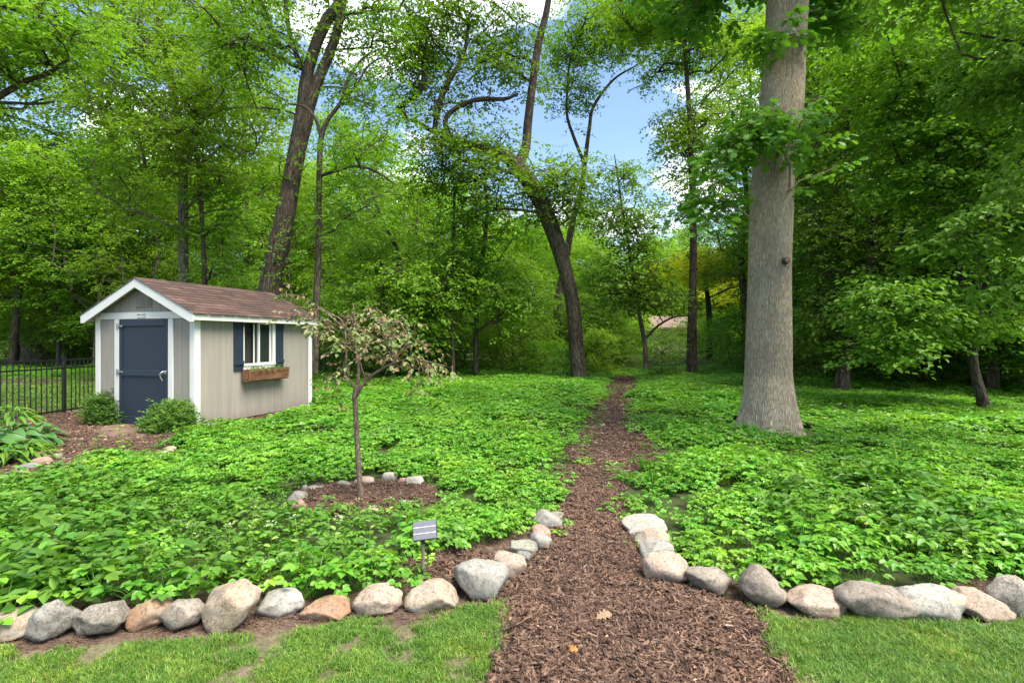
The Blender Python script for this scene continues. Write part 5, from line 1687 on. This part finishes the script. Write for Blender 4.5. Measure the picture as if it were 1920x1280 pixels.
for (k, px, Y, top) in (('bush', 690, 20.5, 590), ('bush', 700, 22, 570), ('bush', 770, 21.5, 600), ('bush', 830, 23.5, 590), ('bush', 940, 24, 590), ('lbush', 1000, 23, 640), ('lbush', 1040, 22, 640), ('lbush', 1120, 22.5, 620), ('bush', 1130, 26, 560), ('bush', 980, 27, 560), ('bush', 870, 26, 560), ('lbush', 1160, 26, 640), 
                        ('lbush', 600, 26, 600), ('low', 820, 25, 480), ('low', 1110, 25, 500), ('bush', 560, 24, 560), ('bush', 1060, 27, 570), ('lbush', 1350, 30, 600), ('lbush', 1160, 37, 600), ('lbush', 1330, 40, 600), ('lbush', 1205, 46, 600), ('bush', 1300, 45, 595), ('lbush', 1262, 44, 632), ('bush', 1100, 33, 570)):
    plant(k, px, Y, 1, LE, GE, top)
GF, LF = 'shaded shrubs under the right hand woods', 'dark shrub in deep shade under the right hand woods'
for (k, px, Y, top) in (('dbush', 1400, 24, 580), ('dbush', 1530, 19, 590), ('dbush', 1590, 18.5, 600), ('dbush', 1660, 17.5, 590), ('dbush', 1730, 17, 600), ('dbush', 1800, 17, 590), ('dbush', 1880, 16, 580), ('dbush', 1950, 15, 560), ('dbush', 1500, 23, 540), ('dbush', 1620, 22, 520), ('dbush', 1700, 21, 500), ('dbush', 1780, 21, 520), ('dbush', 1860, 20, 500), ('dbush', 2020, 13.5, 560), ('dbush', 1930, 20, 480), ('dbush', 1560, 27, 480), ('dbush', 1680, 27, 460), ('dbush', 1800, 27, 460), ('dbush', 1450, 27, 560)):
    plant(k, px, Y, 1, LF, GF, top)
GH, LH = 'shrubs beyond the lawn on the left', 'shrub backing the lawn beyond the black fence'
for (k, px, Y, top) in (('dbush', 150, 38, 570), ('dbush', 120, 42, 560), ('dbush', 10, 47, 590), ('dbush', -40, 46, 580), ('bush', 200, 36, 560), ('dbush', 240, 34, 560), ('bush', 90, 47, 570), ('bush', 300, 32, 540), ('bush', 360, 31, 550), ('bush', 420, 29, 540), ('bush', 480, 28, 560), ('dbush', 160, 47, 540), ('dbush', 540, 27, 560), ('dbush', -120, 44, 560), ('dark', 120, 40, 480), ('dark', 185, 37, 500)):
    plant(k, px, Y, 1, LH, GH, top)
plant('dbush', 1240, 21.2, 1, 'dark glossy shrub with arching leaves just right of the path end', None, 622)
plant('dbush', 1056, 20.0, .4, 'low leafy sprout bush at the foot of the leaning trunk', None, 655)
plant('dark', 140, 33, 1, 'drooping dark evergreen tree on the lawn left of the shed roof', None, 450)
# straight bare trunks glimpsed left of the shed
for (px, Y, pyt, wd, lab) in ((112, 40, 350, 22, 'kinked bare trunk over the fence post left of the shed roof'), (180, 36, 330, 15, 'straight dark trunk directly above the left eave of the shed'), (222, 38, 330, 12, 'thinner dark trunk above the left half of the shed gable'), (65, 52, 400, 16, 'pale twisted trunk near the left edge over the lawn')):
    tree('bare_trunk_tree', lab, Y, [[(px + 3, 640 + 1550 / Y, wd * 1.3), (px, 600, wd), (px - 2, 540, wd), (px + 5, 500, wd * .9), (px - 8, 450, wd * .8), (px - 5, pyt, wd * .5)]], ell(px, pyt, Y, 60, 50, 2, 12, 1.3), 16, .2, lm='leaf_lime', low=5)

# far-off wood closing the view: one leafy mass nobody could count
clump = []
for k in range(4):
    b = Buf()
    cl = [[*(rng.normal(0, 1.2, 3) * [1, 1, .8]), .9] for _ in range(16)]
    sprays(b, cl, 26, .26, 'rh', 9, .35)
    clump.append(b.mesh('wood_clump', M['leaf_mid' if k < 2 else 'leaf_lime'], False))
wood_c = proto_coll('wood', clump)
pts = []
while len(pts) < 900:
    Y = rng.uniform(60, 110); px = rng.uniform(-700, 2600)
    x = (px - 960) / FPX * Y
    if px < 560: top_px = 330
    elif px < 1080: top_px = 430
    elif px < 1400: top_px = 500
    else: top_px = 340
    if px < 260 and Y < 50: continue
    if 1190 < px < 1310 and Y < 62: continue
    top = CAM_H + (HY - top_px) / FPX * Y
    z = rng.uniform(0.3, max(top, 1))
    pts.append((x, Y, z))
pts = np.array(pts)
scatter('distant_woods', wood_c, pts, np.stack([rng.normal(0, .2, len(pts)), rng.normal(0, .2, len(pts)), rng.random(len(pts)) * 6.28], 1), rng.uniform(.8, 1.5, len(pts)), rng.integers(0, 4, len(pts)), 'hazy green mass of distant woods behind the nearer trees', 'woods')

# ------------------------------------------------------------------ young ornamental tree in its ring of stones
Ys = 5.15
s_pts = [[(677, 945, 15), (674, 900, 12), (671, 850, 11.5), (668, 800, 11), (666, 760, 11), (665, 740, 11), (670, 720, 8), (672, 690, 7), (667, 650, 6.5), (668, 620, 5), (664, 590, 3.5), (662, 570, 2)],
         [(667, 742, 9), (680, 722, 7.5), (695, 706, 7), (715, 692, 6), (740, 680, 4.5), (775, 672, 3.5), (810, 680, 2.5), (835, 686, 1.5)],
         [(668, 728, 6), (655, 712, 4.5), (650, 690, 5), (649, 655, 4.5), (648, 630, 4), (640, 600, 3), (622, 590, 2.5), (600, 575, 2)],
         [(686, 714, 3), (672, 670, 2.5), (665, 655, 2)], [(648, 640, 3.5), (630, 645, 3), (610, 655, 2)], [(640, 610, 3), (605, 582, 2.5), (585, 580, 2), (550, 572, 1.5), (530, 560, 1)], [(740, 680, 3), (735, 650, 2.5), (745, 610, 2), (755, 595, 1)]]
scl = []
for (px, py, r_, k, dY) in ((535, 548, .09, 2, .1), (560, 575, .13, 3, .05), (590, 585, .13, 3, 0), (615, 605, .14, 3, -.1), (600, 622, .12, 2, -.25), (640, 620, .16, 3, -.1), (665, 610, .16, 3, .1), (690, 590, .16, 4, .15), (715, 605, .15, 3, .1), (745, 600, .12, 2, .1), (760, 620, .14, 3, -.1), (700, 640, .16, 3, -.2),
                           (640, 655, .14, 2, -.3), (725, 650, .15, 3, -.2), (765, 650, .15, 3, .1), (745, 680, .15, 3, -.1), (790, 685, .15, 3, 0), (820, 690, .13, 3, 0), (840, 688, .07, 1, 0), (785, 715, .12, 2, -.1), (640, 700, .13, 3, -.2), (620, 720, .10, 2, -.3), (655, 690, .12, 2, .3), (610, 740, .07, 1, -.2), (700, 575, .1, 2, .1), (765, 585, .08, 1, 0), (680, 660, .15, 2, .3), (700, 700, .1, 1, -.3), (720, 620, .15, 2, .3)):
    for _ in range(k):
        c = P(px + rng.normal(0, 7), py + rng.normal(0, 6), Ys + dY + rng.normal(0, .1)); scl.append([*c, r_])
tree('young_ornamental_tree', 'young slender tree with pink and green leaves in the stone ring', Ys, s_pts, scl, 230, .048, 'bark_sapling', 'leaf_pink', 'ov', sides=12, tip=.0035, low=.95, rough=.03, per=6, droop=.6, flat=.4, dys=[None] * 7, wob=.2)

# ------------------------------------------------------------------ hosta bed at the left
hl = Buf()
SV = []
nu, nv = 7, 5
for i in range(nu):
    t = i / (nu - 1)
    wd_ = .30 * math.sin(math.pi * min(1, t * .93 + .05)) ** .8 * (1 - .35 * t)
    for j in range(nv):
        s = (j / (nv - 1) - .5) * 2
        SV.append([s * wd_, t, .10 * abs(s) * wd_ * 2 + .28 * t - .62 * t * t + .006 * math.cos(s * 9)])
FF = [[i * nv + j, i * nv + j + 1, (i + 1) * nv + j + 1, (i + 1) * nv + j] for i in range(nu - 1) for j in range(nv - 1)]
hl.add(SV, FF)
leaf_me = hl.mesh('leaf', M['hosta'])
hl2 = Buf(); hl2.add(np.array(SV) * [.45, 1, 1.3], FF); leaf2_me = hl2.mesh('leaf', M['leaf_dark'], True)


def hosta(x, y, R_, n, label, me, lf, zc):
    r_ = empty('hosta', (x, y, 0), 0, label, 'plant', 'leafy plants in the stone edged bed')
    for i in range(n):
        a = i * 2.4 + rng.normal(0, .2); q = ((i + .5) / n) ** .6
        o = link(bpy.data.objects.new('leaf', me), r_)
        s = lf * rng.uniform(.75, 1.15)
        o.location = (math.cos(a) * q * R_, math.sin(a) * q * R_, zc * (1.05 - .65 * q) + rng.uniform(-.02, .03))
        o.rotation_euler = (rng.uniform(.15, .5) - q * .55, rng.normal(0, .2), a - math.pi / 2)
        o.scale = (s, s, s)
    b = Buf()
    for i in range(0, n, 3):
        a = i * 2.4; q = ((i + .5) / n) ** .6
        tube(b, [(0, 0, 0), (math.cos(a) * q * R_ * .6, math.sin(a) * q * R_ * .6, zc * .7), (math.cos(a) * q * R_, math.sin(a) * q * R_, zc * (1.05 - .65 * q))], [.006, .005, .004], 4)
    b.obj('stems', M['hosta'], r_)


for (px, py, R_, n, lab, mz, lf, zc) in ((20, 850, .34, 64, 'large hosta with broad arching leaves at the left picture edge', 0, .20, .36), (72, 838, .22, 56, 'hosta with leaves reaching over the mulch, rightmost in its bed', 0, .19, .30), (45, 868, .26, 60, 'narrow leaved plant low in front of the hostas', 1, .20, .26), (-30, 872, .34, 60, 'hosta partly cut off by the left picture edge', 0, .26, .38),
                                         (5, 878, .22, 50, 'narrow leaved dark plant at the corner of the stone edged bed', 1, .18, .24), (20, 812, .34, 50, 'feathery plant at the back of the bed against the fence', 1, .26, .42)):
    x, y = G(px, py); hosta(x, y, R_, n, lab, leaf2_me if mz else leaf_me, lf, zc)


# single tall weeds in the bed near the shed
def sprig(px, py, h_, label, lf=.07, n=9):
    x, y = G(px, py)
    r_ = empty('tall_weed', (x, y, 0), 0, label, 'weed', 'tall weeds standing in the mulch')
    b = Buf(); tube(b, [(0, 0, 0), (.02, 0, h_ * .5), (.01, .01, h_)], [.004, .003, .002], 5); b.obj('stem', M['cover'], r_)
    b = Buf(); t = np.linspace(.35, 1, n); a = np.arange(n) * 2.4
    leaves(b, np.stack([.02 + 0 * t, 0 * t, t * h_], 1), np.stack([np.cos(a), np.sin(a), .1 + 0 * a], 1), np.tile([0., 0, 1], (n, 1)) + rng.normal(0, .2, (n, 3)), lf * (1.1 - .4 * t), 'ov', None, 1.2)
    b.obj('leaves', M['cover'], r_, False)


sprig(180, 872, .36, 'tall weed with one big pale leaf nearest the left of the mulch', .10)
sprig(222, 858, .42, 'tall leafy weed standing before the doorstep', .08)
sprig(238, 862, .26, 'shorter weed right of the tall one before the doorstep', .07)
sprig(295, 846, .22, 'small weed beside the pink cream stone by the shed', .06)
sprig(95, 905, .20, 'lone weed low in the mulch near the hosta bed', .07)
sprig(150, 895, .22, 'lone weed at the front of the mulch left of the ground cover', .06)

# ------------------------------------------------------------------ overhead cables, utility pole, house beyond the trees
b = Buf(); Yp = 48
p0 = np.array([*P(948, 400, Yp)[:2], 0]); top_z = P(948, 392, Yp)[2]
pole = empty('utility_pole', (p0[0], p0[1], 0), 0, 'wooden utility pole top showing between crowns left of the leaning trunk', 'pole')
b = Buf(); tube(b, [(0, 0, 0), (0, 0, top_z)], [.17, .12], 10); b.obj('post', M['pole_wood'], pole)
box('crossarm', -.9, .9, -.06, .06, top_z - .5, top_z - .38, M['pole_wood'], pole)
for (ya, pa, yb_, pb, lab) in ((12, (-40, 296), 34, (470, 500), 'upper thin black overhead cable crossing the trees at left'), (12, (-40, 398), 34, (520, 528), 'lower thin black overhead cable crossing the trees at left')):
    a = np.array(P(*pa, ya)); c = np.array(P(*pb, yb_)); a = a + (a - c) * .8
    t = np.linspace(0, 1, 24)[:, None]; pth = a * (1 - t) + c * t; pth[:, 2] -= (1.0 * 4 * t * (1 - t))[:, 0] * .5
    b = Buf(); tube(b, pth, [.011] * 24, 5)
    tag(b.obj('overhead_cable', M['cable']), lab, 'cable', 'overhead cables')
hx, hy_, _ = P(1250, 600, 55)
house = empty('house', (hx, hy_, 0), R(-14), 'tan house with a pale reddish roof glimpsed through the trees', 'house')
box('wall', -1.4, 2.6, 0, 6, 0, 2.9, M['house_wall'], house, 0)
prism('roof', [(-.6, 2.65), (3, 3.9), (6.6, 2.65), (6.6, 2.85), (3, 4.15), (-.6, 2.85)], 'x', -1.8, 3.0, M['house_roof'], house)
wn_ = box('window', -.35, .15, -.06, -.001, 1.0, 2.2, M['white'], house, 0); box('pane', -.29, .09, -.08, -.061, 1.06, 2.14, M['pane'], wn_, 0)

for o in list(C.objects):
    if o.type == 'MESH' and o.parent is None and 'kind' not in o.keys() and 'label' not in o.keys():
        o['kind'] = 'structure'
